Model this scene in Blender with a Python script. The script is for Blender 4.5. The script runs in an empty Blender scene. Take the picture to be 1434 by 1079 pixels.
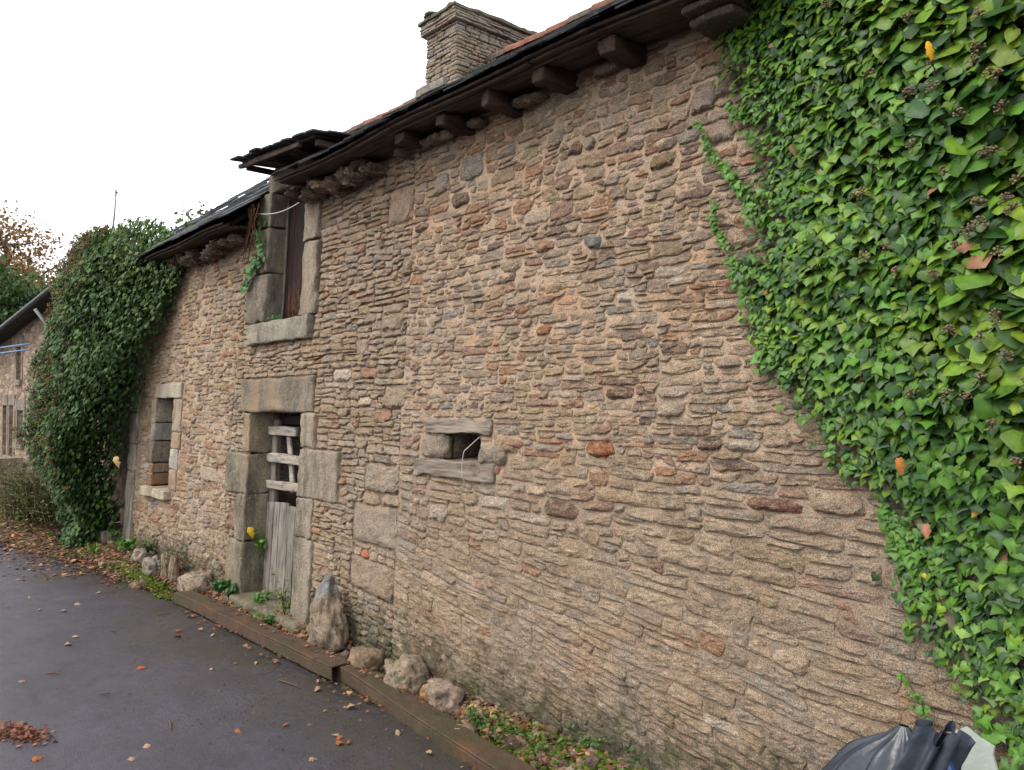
import bpy, bmesh, math, random
import numpy as np
from mathutils import Matrix, Vector
random.seed(7); rng = np.random.default_rng(11)
scene = bpy.context.scene
COL = scene.collection
# ------------------------------------------------------------------ camera
F_PX, CXP, CYP, EYE, DIST = 1110.0, 717.0, 539.5, 1.75, 2.84
PITCH = math.atan(27/F_PX)
_F = np.array([-.745, .667, 0.]); _F /= np.linalg.norm(_F)
RT = np.array([_F[1], -_F[0], 0.])
FW = _F*math.cos(PITCH)+np.array([0, 0, math.sin(PITCH)])
UP = np.cross(RT, FW)
CAM = np.array([0, -DIST, EYE])
cd = bpy.data.cameras.new('camera'); cam = bpy.data.objects.new('camera', cd); COL.objects.link(cam)
cam.matrix_world = Matrix(((RT[0], UP[0], -FW[0], CAM[0]), (RT[1], UP[1], -FW[1], CAM[1]), (RT[2], UP[2], -FW[2], CAM[2]), (0, 0, 0, 1)))
cd.sensor_width = 36; cd.lens = F_PX/1434*36; cd.clip_end = 600; cd.clip_start = .05
scene.camera = cam
# ------------------------------------------------------------------ sky, sun, exposure
SUN_AZ, SUN_EL = math.radians(250), math.radians(48)      # direction the soft light comes from (street side, from the left)
w = bpy.data.worlds.new('World'); scene.world = w; w.use_nodes = True
nt = w.node_tree; nt.nodes.clear()
out = nt.nodes.new('ShaderNodeOutputWorld'); bg = nt.nodes.new('ShaderNodeBackground')
sky = nt.nodes.new('ShaderNodeTexSky'); sky.sky_type = 'NISHITA'; sky.sun_disc = False
sky.sun_elevation = SUN_EL; sky.sun_rotation = math.radians(90)-SUN_AZ
sky.air_density = 1.5; sky.dust_density = 4
mixn = nt.nodes.new('ShaderNodeMix'); mixn.data_type = 'RGBA'; mixn.inputs[0].default_value = .92
nt.links.new(sky.outputs[0], mixn.inputs[6]); mixn.inputs[7].default_value = (9.2, 9.35, 9.6, 1)
nt.links.new(mixn.outputs[2], bg.inputs[0]); bg.inputs[1].default_value = .12
nt.links.new(bg.outputs[0], out.inputs[0])
sl = bpy.data.lights.new('sun', 'SUN'); sl.energy = 1.3; sl.angle = math.radians(28); sl.color = (1, .96, .9)
so = bpy.data.objects.new('sun', sl); COL.objects.link(so)
sd = Vector((math.cos(SUN_EL)*math.cos(SUN_AZ), math.cos(SUN_EL)*math.sin(SUN_AZ), math.sin(SUN_EL)))
so.rotation_euler = sd.to_track_quat('Z', 'Y').to_euler()
scene.view_settings.view_transform = 'Standard'; scene.view_settings.look = 'None'
scene.view_settings.exposure = 1.05; scene.view_settings.gamma = 1; scene.view_settings.use_curve_mapping = False
scene.render.engine = 'CYCLES'
# ------------------------------------------------------------------ surveying helpers: photo point -> point on a real plane
LEAN = .055
def ray(x, y): return FW*F_PX+RT*(x-CXP)-UP*(y-CYP)
def wall(x, y, off=0.):
    d = ray(x, y); t = (off-CAM[1])/(d[1]-LEAN*d[2]); return CAM+t*d
def uz(x, y, off=0.):
    p = wall(x, y, off); return float(p[0]), float(p[2])
def grd(x, y, z=.07):
    d = ray(x, y); t = (z-CAM[2])/d[2]; return CAM+t*d
def depth_px(P):                                           # photo pixels per metre at P
    v = np.asarray(P)-CAM; return F_PX/np.maximum(v@FW, .3)
# ------------------------------------------------------------------ noise
def _h(ix, iy, iz, s):
    n = (ix.astype(np.int64)*374761393+iy.astype(np.int64)*668265263+iz.astype(np.int64)*2147483647+s*974634777) & 0xffffffff
    n = ((n ^ (n >> 13))*1274126177) & 0xffffffff
    n = ((n ^ (n >> 16))*2246822519) & 0xffffffff
    return ((n ^ (n >> 15)) & 0xffff)/32767.5-1
def vn(x, y, z=0, s=0):
    x = np.asarray(x, float); y = np.asarray(y, float); z = np.asarray(z, float)+x*0
    y = y+x*0
    xi = np.floor(x); yi = np.floor(y); zi = np.floor(z)
    fx, fy, fz = x-xi, y-yi, z-zi
    fx = fx*fx*(3-2*fx); fy = fy*fy*(3-2*fy); fz = fz*fz*(3-2*fz)
    r = 0
    for a in (0, 1):
        for b in (0, 1):
            for c in (0, 1):
                r = r+_h(xi+a, yi+b, zi+c, s)*(fx if a else 1-fx)*(fy if b else 1-fy)*(fz if c else 1-fz)
    return r
def fbm(x, y, z=0, s=0, o=3):
    r = 0; a = 1; t = 0
    for k in range(o):
        r = r+a*vn(x*2**k, y*2**k, np.asarray(z)*2**k, s+k*17); t += a; a *= .5
    return r/t
def sm(a, b, x):
    t = np.clip((x-a)/(b-a), 0, 1); return t*t*(3-2*t)
# ------------------------------------------------------------------ object helpers
def tag(o, label=None, cat=None, group=None, kind=None):
    if label: o['label'] = label
    if cat: o['category'] = cat
    if group: o['group'] = group
    if kind: o['kind'] = kind
    return o
def root(name, loc, label, cat, group=None):
    o = bpy.data.objects.new(name, None); COL.objects.link(o); o.location = [float(c) for c in loc]; o.empty_display_size = .1
    return tag(o, label, cat, group)
def origin_of(o):
    v = Vector((0, 0, 0))
    while o is not None: v += o.location; o = o.parent
    return np.array(v)
def mesh(name, V, Fs, mat, parent=None, tint=None, smooth=True, **kw):
    """V (n,3) world coordinates, Fs array (m,k) or list of faces"""
    V = np.asarray(V, float)
    loc = V.mean(0) if len(V) else np.zeros(3)
    if parent is None: loc = np.array([loc[0], loc[1], V[:, 2].min()])
    L = V-loc
    me = bpy.data.meshes.new(name)
    if isinstance(Fs, np.ndarray):
        n, k = Fs.shape
        me.vertices.add(len(L)); me.vertices.foreach_set('co', L.astype(np.float32).ravel())
        me.loops.add(n*k); me.loops.foreach_set('vertex_index', Fs.astype(np.int32).ravel())
        me.polygons.add(n); me.polygons.foreach_set('loop_start', np.arange(0, n*k, k, dtype=np.int32))
        me.polygons.foreach_set('loop_total', np.full(n, k, dtype=np.int32))
        me.update(calc_edges=True)
    else:
        me.from_pydata([tuple(map(float, v)) for v in L], [], [tuple(map(int, f)) for f in Fs]); me.update()
    me.polygons.foreach_set('use_smooth', np.full(len(me.polygons), bool(smooth)))
    if tint is not None:
        tint = np.asarray(tint, float)
        if tint.ndim == 1: tint = np.tile(tint, (len(L), 1))
        c = np.ones((len(L), 4), np.float32); c[:, :3] = tint[:, :3]
        at = me.attributes.new('tint', 'FLOAT_COLOR', 'POINT'); at.data.foreach_set('color', c.ravel())
    me.materials.append(mat)
    o = bpy.data.objects.new(name, me); COL.objects.link(o)
    if parent is not None:
        o.parent = parent; loc = loc-origin_of(parent)
    o.location = [float(c) for c in loc]
    return tag(o, **kw)
def join(parts):
    """list of (V, F ndarray quads/tris, tint) -> one"""
    Vs, Fs, Ts, n = [], [], [], 0
    for V, Fx, T in parts:
        V = np.asarray(V, float); Vs.append(V); Fx = np.asarray(Fx)
        if Fx.shape[1] == 3: Fx = np.concatenate([Fx, Fx[:, 2:3]], 1)
        Fs.append(Fx+n); Ts.append(np.tile(np.asarray(T, float), (len(V), 1)) if np.ndim(T) == 1 else T); n += len(V)
    return np.concatenate(Vs), np.concatenate(Fs), np.concatenate(Ts)
def mesh_mixed(name, V, Fq, mat, parent=None, tint=None, smooth=True, **kw):
    """quads where a repeated last index means triangle"""
    tri = Fq[:, 2] == Fq[:, 3]
    Fs = [tuple(f[:3]) if t else tuple(f) for f, t in zip(Fq.tolist(), tri)]
    if tri.all(): return mesh(name, V, Fq[:, :3].copy(), mat, parent, tint, smooth, **kw)
    if not tri.any(): return mesh(name, V, Fq, mat, parent, tint, smooth, **kw)
    return mesh(name, V, Fs, mat, parent, tint, smooth, **kw)
def tube(pts, rad, n=6):
    P = np.asarray(pts, float); m = len(P); rad = np.broadcast_to(rad, (m,))
    T = np.gradient(P, axis=0); T /= np.linalg.norm(T, axis=1)[:, None]+1e-9
    ref = np.array([0, 0, 1.]) if abs(T[:, 2]).mean() < .8 else np.array([1., 0, 0])
    A = np.cross(T, ref); A /= np.linalg.norm(A, axis=1)[:, None]+1e-9; B = np.cross(T, A)
    a = np.linspace(0, 2*np.pi, n, endpoint=False)
    V = (P[:, None]+rad[:, None, None]*(np.cos(a)[None, :, None]*A[:, None]+np.sin(a)[None, :, None]*B[:, None])).reshape(-1, 3)
    i = np.arange(m-1)[:, None]*n; j = np.arange(n)[None]; k = (j+1) % n
    Fq = np.stack([i+j, i+k, i+n+k, i+n+j], -1).reshape(-1, 4)
    V = np.concatenate([V, P[:1], P[-1:]]); c0, c1 = m*n, m*n+1; jj = np.arange(n); kk = (jj+1) % n
    caps = np.concatenate([np.stack([kk, jj, jj*0+c0, jj*0+c0], -1), np.stack([(m-1)*n+jj, (m-1)*n+kk, jj*0+c1, jj*0+c1], -1)])
    return V, np.concatenate([Fq, caps])
_bt = {}
def grid_cube(n):
    """unit cube [-1,1]^3 with n cells a side, welded"""
    if n in _bt: return _bt[n]
    bm = bmesh.new(); bmesh.ops.create_cube(bm, size=2)
    if n > 1: bmesh.ops.subdivide_edges(bm, edges=bm.edges[:], cuts=n-1, use_grid_fill=True)
    V = np.array([v.co[:] for v in bm.verts]); Fq = np.array([[v.index for v in f.verts] for f in bm.faces]); bm.free()
    _bt[n] = (V, Fq); return _bt[n]
def block(lo, hi, n=8, bev=.012, amp=.004, seed=0, freq=9., fn=None, fine=.35):
    """worn squared block: rounded edges, uneven faces"""
    V, Fq = grid_cube(n); V = V.copy()
    lo = np.asarray(lo, float); hi = np.asarray(hi, float); h = (hi-lo)/2; c = (hi+lo)/2
    g = np.sign(V)*(1-(1-np.abs(V))**1.7)                  # more vertices near the edges
    P = g*h
    b = np.minimum(bev, h.min()*.8)
    inner = np.clip(P, -(h-b), h-b); d = P-inner; L = np.linalg.norm(d, axis=1)[:, None]
    P = np.where(L > 1e-9, inner+d/np.maximum(L, 1e-9)*np.minimum(b, L.max()), P)
    P = P+c
    N = np.stack([fbm(P[:, 0]*freq, P[:, 1]*freq, P[:, 2]*freq, seed+k*31) for k in range(3)], -1)
    N2 = np.stack([fbm(P[:, 0]*freq*4, P[:, 1]*freq*4, P[:, 2]*freq*4, seed+7+k*31) for k in range(3)], -1)
    P = P+N*amp*2+N2*amp*fine*2
    if fn is not None: P = fn(P)
    return P, Fq
def leanfn(P):
    P = P.copy(); P[:, 1] += LEAN*(P[:, 2]-EYE); return P
def box(lo, hi):
    V, Fq = grid_cube(1); lo = np.asarray(lo, float); hi = np.asarray(hi, float)
    return (hi+lo)/2+V*(hi-lo)/2, Fq
def rotz(V, c, a):
    V = V-c; s, k = math.sin(a), math.cos(a)
    return np.stack([V[:, 0]*k-V[:, 1]*s, V[:, 0]*s+V[:, 1]*k, V[:, 2]], -1)+c
def ico(n):
    bm = bmesh.new(); bmesh.ops.create_icosphere(bm, subdivisions=n, radius=1)
    V = np.array([v.co[:] for v in bm.verts]); Fq = np.array([[v.index for v in f.verts] for f in bm.faces]); bm.free(); return V, Fq
ICO = {k: ico(k) for k in (1, 2, 3, 4)}
# ------------------------------------------------------------------ materials
def ramp(nt, fac, stops):
    r = nt.nodes.new('ShaderNodeValToRGB'); e = r.color_ramp.elements
    while len(e) < len(stops): e.new(.5)
    for i, (p, c) in enumerate(stops):
        e[i].position = p; e[i].color = (c, c, c, 1) if not hasattr(c, '__len__') else (*c, 1)
    nt.links.new(fac, r.inputs[0]); return r.outputs[0]
class M:
    def __init__(s, name, rough=.85, spec=.3):
        s.m = bpy.data.materials.new(name); s.m.use_nodes = True; s.t = s.m.node_tree
        s.b = s.t.nodes['Principled BSDF']; s.b.inputs['Roughness'].default_value = rough
        s.b.inputs['Specular IOR Level'].default_value = spec
        g = s.t.nodes.new('ShaderNodeNewGeometry'); s.pos = g.outputs['Position']; s.normal = g.outputs['Normal']
        s.height = None
    def n(s, scale, detail=4, rough=.6, stretch=None, off=None, col=False):
        v = s.pos
        if stretch or off:
            mp = s.t.nodes.new('ShaderNodeMapping'); s.t.links.new(v, mp.inputs[0])
            if stretch: mp.inputs['Scale'].default_value = stretch
            if off: mp.inputs['Location'].default_value = off
            v = mp.outputs[0]
        x = s.t.nodes.new('ShaderNodeTexNoise'); x.inputs['Scale'].default_value = scale
        x.inputs['Detail'].default_value = detail; x.inputs['Roughness'].default_value = rough
        s.t.links.new(v, x.inputs['Vector']); return x.outputs[1 if col else 0]
    def vor(s, scale, out=0, stretch=None, feat='F1'):
        v = s.pos
        if stretch:
            mp = s.t.nodes.new('ShaderNodeMapping'); s.t.links.new(v, mp.inputs[0]); mp.inputs['Scale'].default_value = stretch; v = mp.outputs[0]
        x = s.t.nodes.new('ShaderNodeTexVoronoi'); x.inputs['Scale'].default_value = scale; x.feature = feat
        s.t.links.new(v, x.inputs['Vector']); return x.outputs[out]
    def tint(s):
        a = s.t.nodes.new('ShaderNodeAttribute'); a.attribute_name = 'tint'; return a.outputs['Color']
    def mix(s, a, b, f, mode='MIX'):
        x = s.t.nodes.new('ShaderNodeMix'); x.data_type = 'RGBA'; x.blend_type = mode
        for v, i in ((f, 0), (a, 6), (b, 7)):
            if isinstance(v, bpy.types.NodeSocket): s.t.links.new(v, x.inputs[i])
            elif i == 0: x.inputs[0].default_value = v
            else: x.inputs[i].default_value = (*v, 1) if len(v) == 3 else v
        return x.outputs[2]
    def r(s, f, *stops): return ramp(s.t, f, stops)
    def mul(s, a, k):                                         # colour times grey map
        return s.mix(a, k, 1.0, 'MULTIPLY')
    def math(s, op, a, b=None):
        x = s.t.nodes.new('ShaderNodeMath'); x.operation = op
        for i, v in enumerate((a, b)):
            if v is None: continue
            if isinstance(v, bpy.types.NodeSocket): s.t.links.new(v, x.inputs[i])
            else: x.inputs[i].default_value = v
        return x.outputs[0]
    def sep(s, i):
        x = s.t.nodes.new('ShaderNodeSeparateXYZ'); s.t.links.new(s.pos, x.inputs[0]); return x.outputs[i]
    def bump(s, h, dist, strength=1.):
        b = s.t.nodes.new('ShaderNodeBump'); b.inputs['Distance'].default_value = dist; b.inputs['Strength'].default_value = strength
        s.t.links.new(h, b.inputs['Height'])
        if s.height is not None: s.t.links.new(s.height, b.inputs['Normal'])
        s.height = b.outputs[0]; s.t.links.new(s.height, s.b.inputs['Normal'])
    def col(s, c):
        if isinstance(c, bpy.types.NodeSocket): s.t.links.new(c, s.b.inputs['Base Color'])
        else: s.b.inputs['Base Color'].default_value = (*c, 1)
        return s
    def rgh(s, c): s.t.links.new(c, s.b.inputs['Roughness'])
def mat_stone():
    m = M('weathered_field_stone', .9, .2); c = m.tint()
    c = m.mul(c, m.r(m.n(14, 5, .65), (.3, .72), (.7, 1.22)))
    c = m.mix(c, (.33, .165, .085), m.r(m.n(1.8, 5, .7, None, (1, 7, 5)), (.53, 0), (.70, .32)))      # iron stain
    c = m.mix(c, (.30, .285, .25), m.r(m.n(1.3, 5, .7, None, (4, 2, 8)), (.50, 0), (.66, .40)))       # grey weathering
    c = m.mul(c, m.r(m.n(26, 5, .75, (1, 1, 3.2)), (.33, .62), (.5, 1.0), (.66, 1.25)))
    c = m.mix(c, (.44, .295, .20), m.r(m.n(19, 6, .78, (1, 1, 1.8), (2, 8, 3)), (.47, 0), (.60, .62)))   # mortar smeared over the stone
    c = m.mul(c, m.r(m.n(210, 2, .6), (.36, .5), (.5, 1.0), (.65, 1.5)))          # granite grain
    c = m.mix(c, (.46, .45, .40), m.r(m.n(33, 5, .75, None, (5, 2, 1)), (.60, 0), (.68, .42)))   # pale lichen
    c = m.mix(c, (.30, .22, .05), m.r(m.n(9, 4, .7, None, (9, 4, 3)), (.66, 0), (.72, .45)))      # ochre lichen
    c = m.mix(c, (.035, .03, .024), m.r(m.n(60, 3, .6, (1, 1, 2.5)), (.28, .6), (.37, 0)))        # dark pits
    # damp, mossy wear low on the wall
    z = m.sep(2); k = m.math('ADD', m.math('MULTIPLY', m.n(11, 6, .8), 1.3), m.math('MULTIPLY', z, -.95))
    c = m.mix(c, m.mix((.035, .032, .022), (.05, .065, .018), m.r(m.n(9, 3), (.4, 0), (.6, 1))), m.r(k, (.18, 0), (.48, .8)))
    m.col(c)
    m.bump(m.n(28, 7, .8, (1, 1, 2.6)), .026, .9); m.bump(m.n(75, 4, .8, (1, 1, 1.6)), .012, .9); m.bump(m.n(170, 3, .75), .006, .9)
    return m.m
def mat_mortar():
    m = M('sandy_lime_mortar', .95, .15)
    c = m.mix((.45, .315, .215), (.36, .25, .17), m.r(m.n(4, 4), (.35, 0), (.65, 1)))
    c = m.mix(c, (.34, .275, .205), m.r(m.n(15, 5, .75, (1, 1, 1.8), (3, 7, 1)), (.45, 0), (.60, .8)))
    c = m.mix(c, (.42, .22, .11), m.r(m.n(1.8, 5, .7, None, (1, 7, 5)), (.52, 0), (.68, .7)))
    c = m.mul(c, m.r(m.n(190, 3, .75), (.36, .5), (.5, 1.), (.64, 1.45)))
    c = m.mul(c, m.tint())
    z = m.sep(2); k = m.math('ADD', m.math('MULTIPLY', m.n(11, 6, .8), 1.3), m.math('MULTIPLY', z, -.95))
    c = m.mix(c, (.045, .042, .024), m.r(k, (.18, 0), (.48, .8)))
    m.col(c); m.bump(m.n(45, 6, .75), .016, .9); m.bump(m.n(260, 2, .6), .002, .8)
    return m.m
def mat_granite():
    m = M('dressed_granite', .9, .2); c = m.mix(m.tint(), (1.02, .965, .90), 1.0, 'MULTIPLY')
    c = m.mix(c, (.075, .062, .048), m.r(m.n(3.5, 7, .82, (1.4, 1.4, .4), (3, 1, 4)), (.46, 0), (.62, .8)))
    c = m.mix(c, (.47, .34, .24), m.r(m.n(13, 6, .8, None, (6, 1, 2)), (.60, 0), (.68, .5)))
    c = m.mul(c, m.r(m.n(5, 5, .65), (.3, .78), (.7, 1.15)))
    c = m.mul(c, m.r(m.n(150, 3, .75), (.37, .45), (.5, 1.0), (.63, 1.5)))
    c = m.mix(c, (.42, .40, .33), m.r(m.n(16, 5, .75), (.58, 0), (.66, .4)))
    c = m.mix(c, (.33, .20, .10), m.r(m.n(2.6, 4, .6, (1, 1, .35)), (.55, 0), (.7, .45)))
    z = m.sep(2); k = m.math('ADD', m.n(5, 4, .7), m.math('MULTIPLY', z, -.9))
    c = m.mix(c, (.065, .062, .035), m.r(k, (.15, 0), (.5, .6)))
    m.col(c); m.bump(m.n(110, 5, .75), .009, .9); m.bump(m.n(22, 6, .75), .02, .7)
    return m.m
def mat_wood(name, a, b, stretch, rough=.85):
    m = M(name, rough, .2)
    c = m.mix(a, b, m.r(m.n(9, 6, .7, stretch), (.35, 0), (.65, 1)))
    c = m.mul(c, m.r(m.n(40, 4, .7, stretch), (.36, .45), (.5, 1.), (.7, 1.2)))
    m.col(c); m.bump(m.n(28, 5, .7, stretch), .006, .9); return m.m
def mat_slate():
    m = M('old_slate', .8, .2); c = m.tint()
    c = m.mul(c, m.r(m.n(12, 5, .7), (.3, .6), (.7, 1.3)))
    c = m.mix(c, (.19, .13, .03), m.r(m.n(7, 5, .75), (.60, 0), (.68, .8)))
    c = m.mix(c, (.22, .22, .20), m.r(m.n(16, 5, .75, None, (4, 4, 4)), (.57, 0), (.67, .6)))
    m.col(c); m.bump(m.n(40, 4, .7), .004, .7); return m.m
def mat_tinted(name, rough=.8, spec=.3, sc=20, lo=.75, hi=1.2, bump=.003, bsc=60):
    m = M(name, rough, spec); c = m.mul(m.tint(), m.r(m.n(sc, 5, .65), (.3, lo), (.7, hi)))
    m.col(c)
    if bump: m.bump(m.n(bsc, 4, .65), bump, .8)
    return m.m
def mat_leaf(name, rough=.42, spec=.45, trans=.25):
    m = M(name, rough, spec); c = m.mul(m.tint(), m.r(m.n(45, 3, .6), (.3, .75), (.7, 1.2)))
    m.col(c); t = m.t
    tr = t.nodes.new('ShaderNodeBsdfTranslucent'); ms = t.nodes.new('ShaderNodeMixShader'); ms.inputs[0].default_value = trans
    c2 = m.mix(c, (1.0, 1.0, .35), 1.0, 'MULTIPLY'); t.links.new(c2, tr.inputs[0])
    o = t.nodes['Material Output']; t.links.new(m.b.outputs[0], ms.inputs[1]); t.links.new(tr.outputs[0], ms.inputs[2]); t.links.new(ms.outputs[0], o.inputs[0])
    m.bump(m.n(120, 2), .001, .5)
    return m.m
def mat_asphalt():
    m = M('wet_asphalt', .5, .45)
    c = m.mix((.030, .0255, .036), (.045, .039, .052), m.n(1.1, 4))
    c = m.mul(c, m.r(m.n(120, 4, .8), (.38, .45), (.5, .95), (.64, 2.3)))
    c = m.mix(c, (.11, .10, .10), m.r(m.vor(150), (.10, .7), (.22, 0)))
    c = m.mul(c, m.r(m.n(.8, 6, .75, (.35, 1.6, 1)), (.3, .68), (.7, 1.35)))
    c = m.mul(c, m.r(m.n(7, 5, .8), (.34, .7), (.6, 1.12)))
    y = m.sep(1)
    near = m.r(m.math('ADD', m.math('MULTIPLY', y, .36), m.math('MULTIPLY', m.n(1.6, 5, .7), 1.0)), (.02, 0), (.34, 1))
    c = m.mix(c, (.040, .031, .018), m.math('MULTIPLY', near, m.r(m.n(7, 5, .8), (.35, .15), (.62, .95))))
    c = m.mix(c, (.032, .038, .012), m.math('MULTIPLY', near, m.r(m.n(3.3, 5, .8, None, (2, 5, 1)), (.52, 0), (.66, .8))))
    m.col(c)
    m.rgh(m.r(m.n(2.2, 6, .75), (.34, .30), (.62, .60)))
    m.bump(m.n(200, 3, .8), .007, .9); return m.m
def mat_soil():
    m = M('damp_soil', .95, .15)
    c = m.mix((.05, .034, .021), (.025, .02, .014), m.n(9, 5, .7))
    c = m.mix(c, (.05, .075, .015), m.r(m.n(3.1, 5, .75), (.52, 0), (.62, .8)))
    c = m.mix(c, (.20, .12, .065), m.r(m.n(42, 4, .7), (.57, 0), (.63, .7)))
    m.col(c); m.bump(m.n(30, 5, .75), .03, .8); return m.m
def mat_rust():
    m = M('rusty_steel', .75, .3)
    c = m.mix((.040, .022, .014), (.085, .050, .031), m.r(m.n(7, 5, .7), (.35, 0), (.65, 1)))
    c = m.mix(c, (.11, .05, .014), m.r(m.n(3, 4, .7, None, (2, 2, 9)), (.58, 0), (.68, .45)))
    c = m.mix(c, (.04, .042, .016), m.r(m.n(2.2, 4, .7, None, (7, 1, 2)), (.50, 0), (.62, .6)))
    c = m.mul(c, m.r(m.n(120, 3), (.35, .65), (.65, 1.25)))
    m.col(c); m.bump(m.n(70, 4, .7), .004, .8); return m.m
def mat_rock():
    m = M('lumpy_quartz_rock', .85, .3); c = m.tint()
    c = m.mul(c, m.r(m.n(12, 6, .75), (.32, .5), (.5, 1.0), (.68, 1.5)))
    c = m.mix(c, (1.12, 1.0, .88), 1.0, 'MULTIPLY')
    c = m.mix(c, (.035, .03, .022), m.r(m.n(26, 5, .75), (.36, .9), (.48, 0)))
    c = m.mix(c, (.16, .10, .055), m.r(m.n(9, 4, .7, None, (1, 9, 4)), (.5, 0), (.64, .6)))
    c = m.mix(c, (.06, .085, .02), m.r(m.n(6, 5, .75, None, (5, 5, 0)), (.58, 0), (.66, .7)))
    m.col(c); m.bump(m.n(24, 6, .8), .035, 1.); m.bump(m.n(130, 3), .003, .8); return m.m
def mat_far_stone():
    m = M('distant_rubble_masonry', .95, .1)
    v = m.vor(5.5, 1, (1, 1, 2.4))
    bw = m.t.nodes.new('ShaderNodeRGBToBW'); m.t.links.new(v, bw.inputs[0])
    c = m.mix((.20, .145, .105), (.37, .28, .21), m.r(bw.outputs[0], (.2, 0), (.8, 1)))
    e = m.vor(5.5, 0, (1, 1, 2.4), 'DISTANCE_TO_EDGE')
    c = m.mul(c, m.r(e, (.0, .6), (.1, 1.0)))
    c = m.mul(c, m.r(m.n(3, 4), (.3, .75), (.7, 1.15)))
    m.col(c); m.bump(e, .03, .5); return m.m
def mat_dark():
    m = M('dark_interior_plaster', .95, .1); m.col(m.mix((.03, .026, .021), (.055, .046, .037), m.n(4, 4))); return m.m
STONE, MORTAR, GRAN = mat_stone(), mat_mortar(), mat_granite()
WGREY = mat_wood('grey_weathered_boards', (.23, .205, .175), (.10, .082, .066), (1, 1, .12))
WRAIL = mat_wood('pale_weathered_rail', (.36, .32, .27), (.20, .165, .125), (.15, 1, 1))
WDARK = mat_wood('dark_brown_board', (.036, .017, .013), (.014, .009, .008), (1, 1, .12), .7)
WBEAM = mat_wood('dark_oak_beam', (.062, .038, .026), (.026, .017, .013), (1, .15, 1))
WLINT = mat_wood('silvery_oak_lintel', (.25, .21, .17), (.11, .085, .065), (.14, 1, 1.4))
WSOFF = mat_wood('soffit_board', (.085, .062, .045), (.04, .03, .022), (.12, 1, 1))
SLATE = mat_slate(); ASPH = mat_asphalt(); SOIL = mat_soil(); RUST = mat_rust(); ROCK = mat_rock(); FARST = mat_far_stone(); DARK = mat_dark()
IVY = mat_leaf('ivy_leaf', .42, .32, .28); LEAFM = mat_leaf('small_foliage', .6, .3, .3); DEAD = mat_leaf('dead_leaf', .8, .2, .15)
STEM = mat_tinted('woody_stem', .85, .2, 30); UMBEL = mat_tinted('ivy_umbel', .85, .2, 80, .7, 1.3)
TILE = mat_tinted('clay_ridge_tile', .85, .2, 14, .55, 1.3, .006, 40)
METAL = mat_tinted('painted_metal', .5, .5, 20, .85, 1.1, .001)
PLASTIC = mat_tinted('dark_polythene', .32, .5, 9, .7, 1.3, .003, 35)
SHEET = mat_tinted('milky_plastic_sheet', .5, .4, 12, .85, 1.1, .002, 60)
MOSS = mat_tinted('moss', .95, .1, 60, .5, 1.5, .01, 120)
GLASSM = M('window_dark_glass', .5, .3).col((.02, .022, .025)).m
# ================================================================== GROUND
def zroad(u, y=0): return .07+.20*sm(-8.5, -15, np.asarray(u, float)*1.)+.0*y
def zverge(u, y):
    u = np.asarray(u, float); y = np.asarray(y, float)
    base = zroad(u)
    rise = .10*sm(-.30, -.09, y)-.015
    k = sm(-7.6, -8.6, u)
    rise2 = .10*sm(-1.0, -.05, y)
    return base+(1-k)*rise+k*rise2+.014*fbm(u*4, y*4, 0, 5)*sm(-.35, -.2, y)+.012*fbm(u*14, y*14, 0, 6)*(.3+.7*sm(-.35, -.2, y))
def gridmesh(us, ys, fz):
    U, Y = np.meshgrid(us, ys, indexing='ij'); Z = fz(U, Y)
    V = np.stack([U, Y, Z], -1).reshape(-1, 3); a, b = len(us), len(ys)
    i = np.arange(a-1)[:, None]*b+np.arange(b-1)[None]
    return V, np.stack([i, i+b, i+b+1, i+1], -1).reshape(-1, 4)
def warp_axis(lo, hi, c, n, p=3.):
    t = np.linspace(-1, 1, n); s = np.sign(t)*np.abs(t)**p
    return np.where(s < 0, c+s*(c-lo), c+s*(hi-c))
V, Fq = gridmesh(warp_axis(-260, 200, -4, 90), warp_axis(-200, 220, 0, 70), lambda u, y: zroad(u)-.03)
mesh('ground', V, Fq, SOIL, kind='structure')
def edge_y(u):
    return np.interp(u, [-60, -20, -14, -11.3, -9.4, -8.3, -7.6, -7.3, 8], [-7, -3.2, -1.9, -1.12, -.62, -.50, -.42, -.36, -.36])+.05*fbm(np.asarray(u)*1.7, 0, 0, 3)+.02*fbm(np.asarray(u)*9, 0, 0, 4)
us = np.concatenate([np.linspace(-60, -14, 40), np.linspace(-13.9, 3, 300)])
tt = np.concatenate([np.linspace(0, .12, 12), np.linspace(.14, 1, 20)])
U = us[:, None]+0*tt[None]; E0 = edge_y(us)[:, None]; Y = E0+(-9.5-E0)*tt[None]
Z = zroad(U)+.004+.006*fbm(U*1.3, Y*1.3, 0, 9)-.03*np.exp(-tt[None]*60)
V = np.stack([U, Y, Z], -1).reshape(-1, 3); b = len(tt); i = np.arange(len(us)-1)[:, None]*b+np.arange(b-1)[None]
mesh('road', V, np.stack([i, i+1, i+b+1, i+b], -1).reshape(-1, 4), ASPH, kind='structure')
V, Fq = gridmesh(np.linspace(-13.5, -.1, 420), np.linspace(-1.5, .12, 60), lambda u, y: np.where(y > edge_y(u)-.0, zverge(u, y), zroad(u)-.06))
mesh('verge', V, Fq, SOIL, kind='structure')
def gsurf(px, py):
    z = .1
    for _ in range(6):
        p = grd(px, py, z); z = float(zverge(p[0], p[1])) if p[1] > float(edge_y(p[0])) else float(zroad(p[0]))
        z = max(z, float(zroad(p[0])))
    return np.array([p[0], min(p[1], .1), z])
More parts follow.
